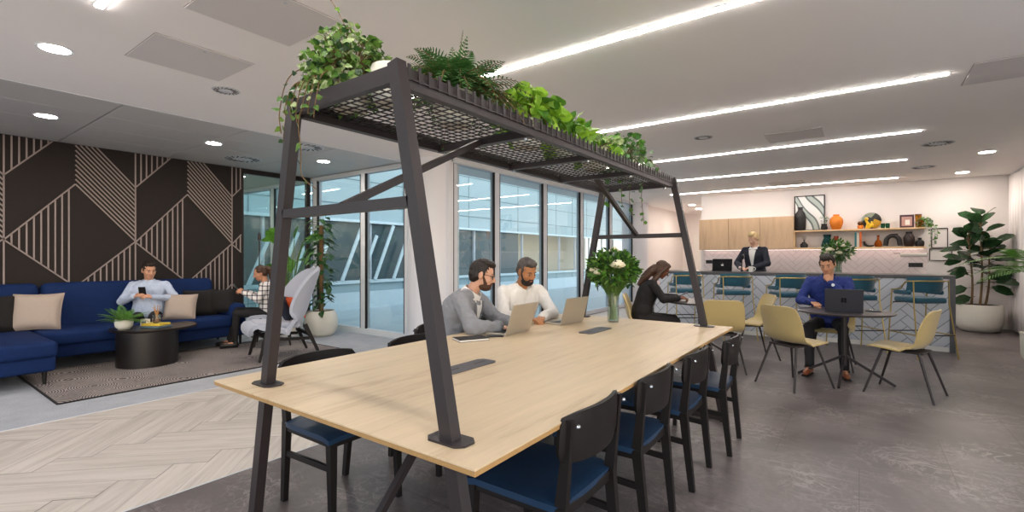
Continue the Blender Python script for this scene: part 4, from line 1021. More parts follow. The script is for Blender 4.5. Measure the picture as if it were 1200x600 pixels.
def frond(m, st, base, d, L_, droop, pin, pw, n=16, curl=0, up=(0, 0, 1), taper=1):
    d = V(d).normalized(); h = V((d.x, d.y, 0)); h = h.normalized() if h.length > 1e-3 else V((1, 0, 0)); side = h.cross(V((0, 0, 1))).normalized()
    pts = []
    for i in range(n+1):
        t = i/n; pts.append(V(base)+d*(L_*t)-V((0, 0, 1))*(droop*L_*t*t)+side*(curl*L_*t*t))
    st.tube(pts, [.0035*(1-.7*i/n) for i in range(n+1)], 4)
    for i in range(2, n+1):
        t = i/n; tan = (pts[i]-pts[i-1]).normalized(); sd = tan.cross(V((0, 0, 1))); sd = sd.normalized() if sd.length > .05 else side; nn = sd.cross(tan)
        l = pin*(math.sin(math.pi*min(1, .18+.82*t)**.9)+.12)*taper
        for s in (-1, 1): leaf(m, pts[i], (sd*s+tan*.45).normalized(), nn, l, pw, 'lance', .12, .1)
# ivy mound with trails at the near end of the shelf
SZ = 1.947
def mound(name, label, cat, loc, rx, ry, rz_, nl, size, mats, shape, seed, trails=(), potr=.1, poth=.15, potmat=None, extra=None, up=.4):
    t = thing(name, label, cat, loc); rg = random.Random(seed)
    pot(t, [(potr*.75, 0), (potr, poth*.5), (potr, poth)], potmat or pot_white, poth-.02, potr-.02)
    ms = [MB() for _ in mats]; st = MB()
    for k in range(nl):
        d = rdir(rg, up); r = rg.random()**.35
        p = V((d.x*rx*r, d.y*ry*r, poth*.75+abs(d.z)*rz_*r if d.z > 0 else poth*.75+d.z*rz_*.45*r))
        o = rdir(rg, .3); nrm = (d+rdir(rg, .6)*.7).normalized(); s_ = size*(.65+.7*rg.random())
        leaf(rg.choice(ms), p, (d*.7+o).normalized(), nrm, s_, s_*.85, shape, .25, .2)
        if k % 5 == 0: st.tube(bez((0, 0, poth*.6), (d.x*rx*.4, d.y*ry*.4, poth+rz_*.4), p, 4), .002, 4)
    for pts, gap in trails:
        P_ = [V(p) for p in pts]; cur = []
        for i in range(len(P_)-1):
            a = P_[max(i-1, 0)]; b_, c_ = P_[i], P_[i+1]; e = P_[min(i+2, len(P_)-1)]
            for f in [q/6 for q in range(6)]: cur.append(.5*((2*b_)+(-a+c_)*f+(2*a-5*b_+4*c_-e)*f*f+(-a+3*b_-3*c_+e)*f**3))
        cur.append(P_[-1]); st.tube(cur, .0022, 4); acc = 0
        for i in range(1, len(cur)):
            acc += (cur[i]-cur[i-1]).length
            if acc > gap:
                acc = 0; dd = rdir(rg, -.2); leaf(rg.choice(ms), cur[i], dd, rdir(rg, .5), size*(.6+.6*rg.random()), size*.75, shape, .2, .2)
    for q, mm in zip(ms, mats): q.build('foliage', mm, t)
    st.build('stem', stem_brown, t)
    return t
mound('ivy_plant', 'variegated ivy spilling over the near end of the shelf', 'potted plant', (-1.77, 1.25, SZ), .19, .2, .25, 1300, .031, [leaf_var, leaf_ivy, leaf_dark, leaf_ivy], 'heart', 4,
      trails=[([(-.08+.03*q, -.1, .12), (-.1+.04*q, -.19, .08), (-.13+.045*q, -.215, -.02), (-.13+.04*q, -.21, -.05-.02*(q % 3))], .02) for q in range(6)]+[([(-.05, -.05, .2), (-.1, -.2, .12), (-.16, -.22, -.02), (-.15, -.22, -.12)], .035), ([(-.1, -.08, .15), (-.2, -.14, .1), (-.26, -.15, -.1), (-.22, -.16, -.17)], .045),
              ([(.0, -.1, .1), (-.04, -.2, -.05), (-.02, -.21, -.2), (-.03, -.2, -.3), (.05, -.19, -.36)], .07), ([(-.05, 0, .2), (-.02, .0, .34), (-.1, -.03, .5), (-.16, -.05, .52)], .06), ([(0, 0, .2), (.08, -.05, .3), (.12, -.1, .28)], .05)], potr=.09, poth=.14)
# large white ceramic pot beside the ivy
t = thing('plant_pot', 'round cream pot standing between the ivy and the fern', 'pot', (-1.56, 1.3, SZ)); MB().lathe([(.001, 0), (.065, 0), (.088, .05), (.09, .11), (.08, .15), (.07, .15), (.07, .05), (.001, .04)], n=40).build('pot', pot_white, t, True, 60); MB().lathe([(.001, .12), (.07, .12), (.001, .127)], n=24).build('soil', soil, t, True)
def fern(name, label, loc, nf, L0, pin, mat, seed, upf=.75, pr=.1, ph=.15, tall=(), n=15):
    t = thing(name, label, 'potted plant', loc); rg = random.Random(seed)
    pot(t, [(pr*.8, 0), (pr, ph*.5), (pr, ph)], pot_white, ph-.02, pr-.02); m, st = MB(), MB()
    for k in range(nf):
        a = k*2.399+rg.random()*.5; el = .25+rg.random()*1.15; L_ = L0*(.7+.5*rg.random())
        frond(m, st, (math.cos(a)*.03, math.sin(a)*.03, ph-.03), (math.cos(a)*math.cos(el), math.sin(a)*math.cos(el), math.sin(el)*upf+.55), L_, .45+.6*rg.random(), pin*(.55+.5*rg.random()), pin*.1, n, rg.uniform(-.15, .15))
    for a, el, L_ in tall: frond(m, st, (0, 0, ph), (math.cos(a)*math.cos(el), math.sin(a)*math.cos(el), math.sin(el)), L_, .12, pin*.55, pin*.12, n)
    m.build('foliage', mat, t); st.build('stem', stem_brown, t); return t
fern('fern', 'large dark green fern with arching fronds on the shelf', (-1.57, 1.69, SZ), 200, .40, .085, leaf_fern, 11, tall=[(1.0, 1.45, .36), (2.4, 1.2, .34), (0, 1.3, .3)])
mound('leafy_plant', 'bright light green leafy plant on the shelf right behind the big fern', 'potted plant', (-1.55, 2.28, SZ), .17, .2, .22, 200, .085, [leaf_bright, leaf_mid, leaf_bright], 'ovate', 21, up=.7)
mound('leafy_plant', 'yellow-green heart-leaved plant in the middle of the shelf row', 'potted plant', (-1.55, 2.72, SZ), .18, .2, .18, 190, .08, [leaf_bright, leaf_bright, leaf_mid], 'heart', 22, up=.7)
mound('leafy_plant', 'mid green bushy plant between the bright plants and the last one on the shelf', 'potted plant', (-1.55, 3.16, SZ), .18, .18, .15, 220, .06, [leaf_mid, leaf_bright, leaf_var], 'ovate', 23, up=.6)
mound('leafy_plant', 'dark green loose plant with trailing stems at the far end of the shelf', 'potted plant', (-1.55, 3.68, SZ), .22, .18, .26, 360, .05, [leaf_mid, leaf_fern, leaf_pale], 'ovate', 24, up=.5,
      trails=[([(.05, .1, .1), (.0, .2, .05), (-.05, .24, -.1), (-.03, .25, -.28)], .035), ([(-.05, .1, .1), (-.1, .2, .0), (-.12, .24, -.15), (-.1, .25, -.2)], .035), ([(.1, .1, .1), (.08, .22, .0), (.05, .26, -.12), (.07, .27, -.36)], .035), ([(.1, .05, .2), (.24, .1, .1), (.27, .12, -.02)], .03), ([(-.15, .1, .1), (-.24, .16, -.05), (-.25, .17, -.18)], .04)])
# rubber plant
def rubber_plant():
    t = thing('rubber_plant', 'big rubber plant with glossy oval leaves in a large white bowl pot', 'potted plant', (1.72, 11.72, 0)); rg = random.Random(9)
    pot(t, [(.19, .0), (.265, .03), (.31, .14), (.32, .3), (.305, .48)], pot_white, .47, .28)
    m, st = MB(), MB()
    for bx, by, tx, ty, h, tops in ((-.1, 0, -.12, -.02, 1.75, 9), (.08, .03, .16, .0, 1.55, 8), (.0, -.06, .03, -.05, 2.05, 9)):
        pts = [V((bx+(tx-bx)*q+.02*math.sin(q*5), by+(ty-by)*q, .44+(h-.44)*q)) for q in [i/8 for i in range(9)]]
        st.tube(pts, [.019-.011*i/8 for i in range(9)], 8)
        for k in range(21):
            q = .28+.72*(k/20)**.8; i = q*8; p = pts[min(int(i), 7)].lerp(pts[min(int(i)+1, 8)], i % 1); a = k*2.4+bx*9
            if q < .5 and k % 2: continue
            el = .15+.5*rg.random()+(.5 if k > 12 else 0); d = V((math.cos(a)*math.cos(el), math.sin(a)*math.cos(el), math.sin(el)))
            e = p+d*.08; st.tube([p, e], .005, 5); L_ = .29+.12*rg.random(); leaf(m, e, d, V((0, -.5, 1))+rdir(rg)*.4, L_, L_*.58, 'oval', .28, .12)
    for (x, y, z, a) in ((-.22, -.1, .78, 3.6), (-.2, -.06, 1.05, 3.3), (.2, -.05, .8, -.5), (-.28, -.02, 1.3, 3.0), (.2, .02, 1.15, .1), (-.14, -.1, .62, 3.9)):
        d = V((math.cos(a), math.sin(a)*.5, -.15)); b_ = V((x*.4, y*.5, z)); st.tube([b_, b_+d*.08], .005, 5); leaf(m, b_+d*.08, d, V((0, -.9, .5)), .28, .165, 'oval', .25, .1)
    m.build('foliage', leaf_rubber, t, True, 180); st.build('trunk', stem_brown, t, True)
rubber_plant()
# palm reaching in from the edge of the photo
t = thing('palm', 'feathery green palm reaching in from the edge of the photo', 'potted plant', (1.83, 8.55, 0))
pot(t, [(.15, 0), (.2, .1), (.21, .38)], pot_white, .36, .18)
m, st = MB(), MB(); rg = random.Random(31)
for k, (a, L_, el, dr) in enumerate(((3.05, .62, .5, .5), (3.35, .55, .35, .55), (2.6, .55, .5, .5), (3.8, .5, .5, .6), (4.6, .5, .6, .6), (1.8, .5, .6, .6), (2.3, .45, .9, .4), (3.3, .5, 1.0, .5), (5.2, .35, .8, .5), (.6, .3, .9, .5), (3.1, .7, .25, .38))):
    b_ = V((math.cos(a)*.02, math.sin(a)*.02, .36)); j = V((math.cos(a)*.1, math.sin(a)*.1, 1.1+.02*k)); st.tube([b_, j], [.009, .005], 5)
    frond(m, st, j, (math.cos(a)*math.cos(el), math.sin(a)*math.cos(el), math.sin(el)), L_, dr, .24, .02, 18)
m.build('foliage', leaf_mid, t); st.build('stem', stem_green, t)
# climbing plant in a white pot by the window
t = thing('climbing_plant', 'tall climbing plant on a moss pole in a rounded white pot by the window', 'potted plant', (-7.32, 4.62, 0)); rg = random.Random(17)
pot(t, [(.17, 0), (.23, .06), (.265, .2), (.25, .34), (.21, .42)], pot_white, .4, .19)
st = MB(); st.cyl((0, 0, .38), (0, 0, 1.85), .035, n=12); st.build('moss_pole', stem_brown, t)
m, m2, st = MB(), MB(), MB()
for k in range(150):
    z = .5+1.45*rg.random(); a = rg.random()*6.28; r = .05+.12*rg.random()*(1 if z > .8 else .6); p = V((math.cos(a)*.04, math.sin(a)*.04, z)); d = V((math.cos(a), math.sin(a), rg.uniform(-.2, .6))).normalized(); e = p+d*r
    st.tube([p, e], .003, 4); leaf(m if rg.random() < .8 else m2, e, (d+V((0, 0, -.7))).normalized(), d+V((0, 0, .5)), .12, .09, 'heart', .1, .2)
for pts in ([(0, 0, 1.1), (.2, -.05, 1.0), (.33, -.1, .95), (.36, -.1, .8)], [(0, 0, .6), (.14, -.1, .55), (.18, -.12, .42)], [(0, 0, 1.8), (.05, 0, 2.0), (.1, 0, 2.08)]):
    st.tube(bez(pts[0], pts[1], pts[-1], 6), .004, 4); leaf(m, pts[-1], V((.5, -.2, -.4)), V((.4, -.6, .5)), .13, .1, 'heart')
m.build('foliage', leaf_dark, t); m2.build('variegated_foliage', leaf_pale, t); st.build('stem', stem_green, t)
# bird of paradise
t = thing('bird_of_paradise_plant', 'large-leaved green plant standing behind the lounge chairs by the glass partition', 'potted plant', (-7.85, 4.38, 0)); rg = random.Random(6)
pot(t, [(.15, 0), (.19, .1), (.2, .34)], pot_white, .33, .17); m, st = MB(), MB()
for k in range(17):
    a = k*2.399+.3; out = .1+.3*rg.random(); h = .85+.95*rg.random(); e = V((math.cos(a)*out, math.sin(a)*out*.7, h)); st.tube(bez((math.cos(a)*.04, math.sin(a)*.04, .3), (math.cos(a)*.05, math.sin(a)*.05, h*.7), e, 6), [.012-.001*i for i in range(7)], 5)
    d = (V((math.cos(a)*.55, math.sin(a)*.4, .75)) if k % 3 else V((math.cos(a), math.sin(a)*.7, .2))).normalized(); leaf(m, e, d, V((math.cos(a)*-.5, -.6, .5)), .42, .16, 'oval', .25, .22)
m.build('foliage', leaf_mid, t, True, 180); st.build('stem', stem_green, t)
# coffee table fern
t = thing('fern', 'feathery green fern in a small white bowl on the coffee table', 'potted plant', (-7.13, 1.9, .4495))
MB().lathe([(.001, 0), (.055, 0), (.088, .045), (.092, .09), (.082, .125), (.074, .125), (.08, .06), (.001, .05)], n=40).build('pot', pot_white, t, True, 60); MB().lathe([(.001, .1), (.076, .1), (.001, .11)], n=20).build('soil', soil, t, True)
m, st = MB(), MB(); rg = random.Random(8)
for k in range(34):
    a = k*2.399; el = .2+rg.random()*.9
    frond(m, st, (math.cos(a)*.02, math.sin(a)*.02, .1), (math.cos(a)*math.cos(el), math.sin(a)*math.cos(el), math.sin(el)), .19+.16*rg.random(), .3, .055, .009, 14, rg.uniform(-.2, .2))
m.build('foliage', leaf_mid, t); st.build('stem', stem_green, t)
# hanging plant on the display shelf
mound('trailing_plant', 'small plant in a hanging pot trailing off the end of the display shelf', 'potted plant', (1.02, 12.1, S2), .11, .09, .12, 110, .05, [leaf_pale, leaf_mid], 'ovate', 55, trails=[([(.05, -.05, .06), (.12, -.12, 0), (.13, -.13, -.2), (.12, -.12, -.36)], .03), ([(.0, -.08, .06), (.06, -.16, 0), (.07, -.17, -.2), (.08, -.17, -.45)], .03), ([(.08, 0, .06), (.17, -.04, -.02), (.18, -.05, -.2)], .03)], potr=.05, poth=.09)
# flowers
def rose(m, c, r, rg):
    c = V(c)
    for ring, (nn, rr, h) in enumerate(((3, .35, .75), (5, .62, .6), (6, .88, .35), (7, 1.0, .05))):
        for k in range(nn):
            a = 6.283*k/nn+ring*.7; d = V((math.cos(a), math.sin(a), 0)); s = V((-d.y, d.x, 0)); g = []
            for j in range(4):
                q = j/3; z = (-.55+q*(h+.55))*r; out = rr*r*(math.sin(min(1, q*1.3)*1.57)) + (.12*r if j == 3 and ring > 1 else 0); w = rr*r*(.35+.6*math.sin(q*2.6))
                g.append([c+d*(out-abs(u)*.18*r)+s*(u*w)+V((0, 0, z-abs(u)*.08*r)) for u in (-1, -.5, 0, .5, 1)])
            m.surf(g, .0012)
def bouquet(name, label, loc, vr, vh, spread, flowers, nl, seed, stems=True, dark=False, water=True, size=.055, bright=False):
    t = thing(name, label, 'vase', loc); rg = random.Random(seed)
    MB().lathe([(.001, 0), (vr*.92, 0), (vr, .01), (vr*.93, vh*.5), (vr*1.05, vh), (vr*1.05-.004, vh), (vr*.93-.004, vh*.5), (vr-.006, .014), (.001, .012)], n=36).build('glass', clear_glass, t, True, 50)
    if water: MB().lathe([(.001, .013), (vr*.9, .015), (vr*.86, vh*.5), (vr*.87, vh*.6), (.001, vh*.6)], n=28).build('water', glassmat('vase_water', (.9, .96, .92, 1), refl=.6), t, True)
    ms = [MB(), MB(), MB()]; st = MB(); H_ = vh
    for k in range(nl):
        d = rdir(rg, .25); r = .35+.65*rg.random()**.5; p = V((d.x*spread*r, d.y*spread*r, H_+spread*.75+d.z*spread*.85*r))
        if p.z < H_*.9: p.z = H_*.9+rg.random()*.04
        for q in range(2): leaf(rg.choice(ms), p, (d+rdir(rg, .3)*.8).normalized(), rdir(rg, .8), size*(.7+.8*rg.random()), size*.5, 'ovate', .1, .2)
        if k % 3 == 0:
            a = rg.random()*6.28; st.tube(bez((-math.cos(a)*vr*.6, -math.sin(a)*vr*.6, .02), (math.cos(a)*vr*.3, math.sin(a)*vr*.3, vh*.8), p, 6), .003, 5)
    for q, mm in zip(ms, (leaf_mid, leaf_dark, leaf_ivy if bright else leaf_pale)): q.build('foliage', mm, t)
    st.build('stem', stem_green, t)
    for (x, y, z, r) in flowers: m = MB(); rose(m, (x, y, z), r, rg); m.build('flower', petal_white, t, True, 180)
    return t
bouquet('flower_vase', 'glass vase with a big bouquet of cream roses and greenery on the long table', (-1.75, 3.92, TZ), .052, .3, .21, [(.1, -.13, .51, .056), (-.12, -.13, .46, .036), (.0, .02, .63, .04), (.12, .05, .42, .032), (-.06, -.17, .44, .034), (-.15, -.08, .42, .03)], 620, 12, size=.046, bright=True)
bouquet('flower_vase', 'glass vase with a white flower bunch on the bar behind the man in blue', (-.28, 9.3, BZ), .06, .2, .2, [(-.1, -.12, .38, .05), (.02, -.16, .33, .045), (.12, -.1, .38, .045), (0, -.05, .47, .045), (-.15, 0, .33, .04), (.16, 0, .3, .04), (-.05, -.15, .28, .04), (.08, -.15, .44, .035)], 260, 13, size=.06)
# ---------------------------------------------------------------- people
def basis(f, b):
    f = V(f).normalized(); b = V(b); b = (b-f*b.dot(f)).normalized(); return f, b, f.cross(b)
def hand(m, wr, f, b, side, curl=(.35, .5, .3), sc=1., thumb=.5, spread=.10):
    f, b, x = basis(f, b); th = -x if side > 0 else x; wr = V(wr)
    offs = [.030, .010, -.011, -.030]; lens = [(.040, .024, .020), (.044, .027, .021), (.040, .025, .020), (.032, .019, .018)]
    for k, (o, ls) in enumerate(zip(offs, lens)):
        kn = wr+f*(.088-.006*(k in (0, 3)))*sc+th*o*sc
        m.cap(wr+f*.012*sc+th*o*.55*sc, kn, .0145*sc, .0115*sc, 8)
        d = (f+th*(o*spread*22*.1)).normalized(); ax = th if True else x; p = kn; a = 0
        for j, l in enumerate(ls):
            a += curl[j]*(1+.08*k); dd = d*math.cos(a)-b*math.sin(a); q = p+dd*l*sc; r = (.0088, .0078, .0068)[j]*sc
            m.cap(p, q, r, r*.93, 8); p = q
    p = wr+f*.028*sc+th*.024*sc-b*.006*sc; d1 = (f*.75+th*.62-b*.25).normalized(); q = p+d1*.042*sc; m.cap(wr+f*.012*sc+th*.012*sc, p, .014*sc, .013*sc, 8); m.cap(p, q, .0115*sc, .0095*sc, 8)
    d2 = (f*(.6+.4*thumb)+th*(.45-.45*thumb)-b*.25*thumb).normalized(); m.cap(q, q+d2*.03*sc, .0092*sc, .0078*sc, 8)
TAB = [(0, .155, .115), (.12, .17, .128), (.34, .150, .112), (.55, .165, .12), (.74, .183, .122), (.87, .168, .098), (.95, .11, .078), (1, .062, .06)]
def torso(m, pts, lat0, lat1, k=1., pad=0., bw=1., bust=0, t1=1.0):
    rings = []
    for t, rx, ry in TAB:
        if t > t1: break
        i = t*(len(pts)-1); a = min(int(i), len(pts)-2); c = pts[a].lerp(pts[a+1], i-a); tan = (pts[min(a+1, len(pts)-1)]-pts[a]).normalized()
        lat = lat0.lerp(lat1, t); lat = (lat-tan*lat.dot(tan)).normalized(); fw = tan.cross(lat); fw = fw if fw.y*1 > 0 or True else -fw
        r = []
        for q in range(24):
            an = 2*math.pi*q/24; cx, cy = math.cos(an), math.sin(an); sx = abs(cx)**.8*(1 if cx > 0 else -1); sy = abs(cy)**.8*(1 if cy > 0 else -1)
            r.append(c+lat*(sx*(rx*bw*k+pad))+fw*(sy*(ry*k+pad)))
        rings.append(r)
    m.loft(rings)
skins = {}
def skinmat(c):
    if c not in skins: skins[c] = M('skin_%d' % len(skins), c, .5, 0, .04, 20, spec=.3)
    return skins[c]
eye_w = M('eye_white', '#9c948d', .6, 0, 0); eye_d = M('eye_iris', '#1f1510', .2, 0, 0)
def person(label, loc, rz, S, name='person'):
    t = thing(name, label, 'person', loc, rz)
    X = V((1, 0, 0)); pel = V(S['pel']); nk = V(S['neck']); hd = V(S['head']); k = S.get('k', 1.); bw = S.get('bw', 1.)
    tw = R(S.get('twist', 0)); lean = S.get('sh_tilt', 0); lat1 = V((math.cos(tw), math.sin(tw), lean)).normalized()
    mid = pel.lerp(nk, .5)+V(S.get('belly', (0, -.03, 0))); pts = bez(pel, mid, nk, 12)
    Hm = Matrix.Rotation(R(S.get('yaw', 0)), 3, 'Z') @ Matrix.Rotation(R(-S.get('pitch', 0)), 3, 'X') @ Matrix.Rotation(R(S.get('roll', 0)), 3, 'Y')
    h = lambda x, y, z: hd+Hm @ V((x*k, y*k, z*k))
    hr = S.get('hairstyle', 'short')
    # ---- the body: one continuous skin
    m = MB(); torso(m, pts, X, lat1, k*.93, -.004, bw)
    tn = (pts[-1]-pts[-2]).normalized(); sh = {}
    for s in (1, -1):
        sh[s] = nk-tn*.055*k+lat1*(s*.172*k*bw); m.cap(nk-tn*.03*k+lat1*s*.05, sh[s], .045*k, .05*k)
    m.cap(nk-tn*.03, h(0, -.022, -.06), .057*k, .053*k)
    def S_(c, r, rr=None): m.sph(h(*c), tuple(q*k for q in r), 18, 12, Hm)
    def C_(a, b_, r0, r1): m.cap(h(*a), h(*b_), r0*k, r1*k, 10)
    fw = S.get('face', 1.)
    S_((0, -.012, .035), (.075, .094, .085)); S_((0, .02, -.02), (.065*fw, .071, .085)); S_((0, .03, -.066), (.052*fw, .055, .044)); S_((0, .064, -.092), (.021, .018, .017))
    for s in (1, -1):
        S_((s*.036, .056, -.022), (.024, .025, .026)); S_((s*.076, -.006, -.002), (.010, .019, .031)); S_((s*.011, .094, -.027), (.009, .010, .008))
    C_((-.034, .077, .029), (.034, .077, .029), .0115, .0115); C_((0, .084, .02), (0, .106, -.021), .0075, .0125); C_((-.016, .082, -.056), (.016, .082, -.056), .008, .008)
    arms = {}
    for s, key in ((1, 'ar'), (-1, 'al')):
        a = S[key]; e, w = V(a[0]), V(a[1]); arms[s] = (sh[s], e, w); m.cap(sh[s], e, .044*k, .036*k); m.cap(e, w, .037*k, .025*k)
        hand(m, w, a[2], a[3], s, a[4] if len(a) > 4 else (.35, .5, .3), S.get('hs', 1.)*k)
    legs = {}
    for s, key in ((1, 'lr'), (-1, 'll')):
        kn, an, fd = V(S[key][0]), V(S[key][1]), V(S[key][2]).normalized(); hip = pel+V((s*.085*k, 0, -.02)); legs[s] = (hip, kn, an, fd)
        m.cap(hip, kn, .07*k, .05*k); m.cap(kn, an, .048*k, .034*k); m.cap(an-V((0, 0, .03)), an+fd*.13-V((0, 0, .04)), .03, .022)
    body = mobj('body', remesh(m, S.get('vox', .0055), 3), skinmat(S['skin']), t)
    # ---- face details
    for s in (1, -1):
        q = MB(); q.sph(h(s*.031, .0755, .006), (.0115*k, .0085*k, .0055*k), 12, 8, Hm); ey = q.build('eye', eye_w, t, True); q = MB(); q.sph(h(s*.031, .0835, .005), .0058*k, 8, 6); q.build('iris', eye_d, ey, True)
        q = MB(); q.tube([h(s*.016, .0895, .0285), h(s*.031, .0885, .034), h(s*.047, .078, .0285)], [.0035*k, .0042*k, .002*k], 6); q.build('eyebrow', S['hairmat'], t, True)
    q = MB(); q.tube([h(-.022, .083, -.057), h(-.01, .0905, -.0555), h(0, .0915, -.0565), h(.01, .0905, -.0555), h(.022, .083, -.057)], [.002, .0052, .005, .0052, .002], 8); q.build('lips', M('lips', S.get('lips', '#9a5a4c'), .5), t, True)
    # ---- hair
    q = MB(); E_ = lambda c, r: q.sph(h(*c), tuple(z*k for z in r), 18, 12, Hm)
    E_((0, -.021, .042), (.0795, .0955, .086))
    if hr == 'short': E_((0, .03, .095), (.058, .055, .035)); E_((0, -.05, .0), (.076, .062, .075))
    if hr == 'quiff': E_((0, .036, .1), (.057, .05, .034)); E_((.008, .0, .108), (.062, .07, .03)); E_((0, -.05, .0), (.076, .062, .075))
    if hr in ('short', 'quiff'):
        for s in (1, -1): q.cap(h(s*.071, .018, .045), h(s*.0725, .016, .0), .011*k, .007*k, 8)
    if hr == 'ponytail':
        E_((0, -.05, .0), (.078, .062, .08)); E_((0, -.115, .06), (.03, .03, .03))
        q.tube([h(0, -.12, .06), h(0, -.155, .02), h(.01, -.15, -.08), h(.02, -.12, -.18), h(.02, -.1, -.24)], [.03, .038, .042, .034, .015], 10)
        for s in (1, -1): q.cap(h(s*.07, .03, .05), h(s*.074, -.01, .01), .016*k, .014*k, 8)
    if hr == 'long':
        E_((0, -.045, -.02), (.08, .06, .1)); E_((0, .02, .09), (.07, .06, .035))
        for s in (1, -1):
            q.tube([h(s*.05, .045, .085), h(s*.082, .025, .03), h(s*.09, -.005, -.06), h(s*.10, -.01, -.15), h(s*.11, -.03, -.26), h(s*.1, -.05, -.36)], [.018, .022, .03, .036, .03, .012], 10)
        q.tube([h(0, -.08, .0), h(0, -.11, -.1), h(0, -.13, -.22), h(0, -.14, -.36)], [.05, .06, .055, .025], 12, sx=1.3)
    mobj('hair', remesh(q, .0055, 2, S.get('hairwr', .005), (70, 70, 40)), S['hairmat'], t)
    if S.get('beard'):
        q = MB(); bb = S['beard']
        q.sph(h(0, .035, -.078), tuple(z*k for z in (.058*fw, .058, .044*bb)), 18, 12, Hm)
        for s in (1, -1): q.cap(h(s*.066*fw, .018, -.01), h(s*.052, .042, -.055), .009*k, .017*k, 8); q.cap(h(s*.022, .086, -.052), h(s*.026, .08, -.075), .008*k, .009*k, 8)
        q.cap(h(-.02, .0875, -.0435), h(.02, .0875, -.0435), .0062*k, .0062*k, 8)
        mobj('beard', remesh(q, .005, 2, .002, (60, 60, 60)), S.get('beardmat', S['hairmat']), t)
    if S.get('glasses'):
        q = MB()
        for s in (1, -1):
            c = [h(s*(.033+.024*math.cos(a)), .094-.006*abs(math.cos(a)), .006+.018*math.sin(a)) for a in [6.283*i/16 for i in range(17)]]; q.tube(c, .0024, 6); q.tube([h(s*.057, .088, .012), h(s*.076, .06, .012), h(s*.08, -.01, .01)], .0024, 6)
        q.tube([h(-.009, .094, .01), h(.009, .094, .01)], .0024, 6); q.build('glasses', dark_plastic, t, True)
    # ---- clothes
    def top(pad, sl, mat, nm, wr=.004, t1=1., cuff=.985, vox=.008):
        q = MB(); torso(q, pts, X, lat1, k, pad, bw, t1=t1)
        for s in (1, -1):
            a, e, w = arms[s]; q.cap(nk-tn*.036*k+lat1*s*.045, a, .047*k+pad, (.047*k+pad)); q.cap(a, e, .048*k+pad+sl, .043*k+pad+sl); q.cap(e, e.lerp(w, cuff), .044*k+pad+sl, .033*k+pad*.7+sl)
        q.sph(pel+V((0, -.0, .0)), (.165*k*bw+pad, .13*k+pad, .12*k))
        return mobj(nm, remesh(q, vox, 5, wr, (14, 14, 9)), mat, t)
    if S.get('shirt'): shirt = top(.002, .0, S['shirt'], 'shirt', .0025, cuff=1.0)
    tp = top(S.get('pad', .007), S.get('sl', .002), S['top'], S.get('topname', 'shirt'), S.get('wr', .006), .95 if S.get('shirt') else 1., .93 if S.get('shirt') else .97)
    # chest patches
    me = tp.data; bvh = BVHTree.FromPolygons([v.co for v in me.vertices], [p.vertices[:] for p in me.polygons])
    up = (nk-pts[7]).normalized(); fwd = up.cross(lat1).normalized()
    def patch(rows, mat, nm, off=.004, par=None, n=6):
        g = []
        for d, xa, xb in rows:
            base = nk-up*d; row = []
            for i in range(n+1):
                x = xa+(xb-xa)*i/n; o = base+lat1*x-fwd*.0; hit = bvh.ray_cast(o+fwd*.02, fwd)
                row.append((hit[0] if hit[0] and (hit[0]-o).length < .24 else o+fwd*.075)+fwd*off)
            g.append(row)
        return MB().surf([r[::-1] for r in g], .003).build(nm, mat, par or t, True, 60)
    if S.get('shirt'):
        L_ = S.get('vdepth', .32)
        patch([(.035+L_*i/8, -.058*(1-i/8)-.006, .058*(1-i/8)+.006) for i in range(9)], S['shirt'], 'shirt_front', .003)
        for s in (1, -1):
            patch([(.04+L_*i/8, s*(.062*(1-i/8)+.004), s*(.062*(1-i/8)+.004+(.042*math.sin(math.pi*min(1, (i+1.2)/8.5))+.004))) for i in range(9)][::1] if s > 0 else [(.04+L_*i/8, s*(.062*(1-i/8)+.004+(.042*math.sin(math.pi*min(1, (i+1.2)/8.5))+.004)), s*(.062*(1-i/8)+.004)) for i in range(9)], S['lapel'], 'lapel', .011, tp)
    else:
        patch([(.04+.34*i/8, -.014, .014) for i in range(9)], S['top'], 'placket', .003, tp, 2)
    colm = S.get('shirt') or S['top']
    ntan = (h(0, -.022, -.06)-nk).normalized(); cs = nk-tn*.012
    for s in (1, -1):
        g = []
        for j in range(3):
            row = []
            for i in range(9):
                a = (-90+ (s*(0+178*i/8))) ; a = R(a); d = lat1*math.cos(a)+fwd*math.sin(a); rr = .062*k+.006+.012*(1-j/2); zz = j*.019*(1-.15*math.sin(math.pi*i/16)) - .02*(i/8)**2
                row.append(cs+d*(rr+.004)+ntan*(zz*1.25+.002)+fwd*.014*(i/8))
            g.append(row)
        MB().surf(g if s > 0 else [r[::-1] for r in g], .004).build('collar', colm, tp, True, 70)
    q = MB(); q.sph(pel+V((0, .0, -.01)), (.16*k*bw+.006, .135*k, .105*k))
    for s in (1, -1):
        hip, kn, an, fd = legs[s]; q.cap(hip, kn, .084*k, .062*k); q.cap(kn, an+V((0, 0, .02)), .060*k, .05*k)
    mobj('trousers', remesh(q, .009, 5, .005, (12, 12, 9)), S['pants'], t)
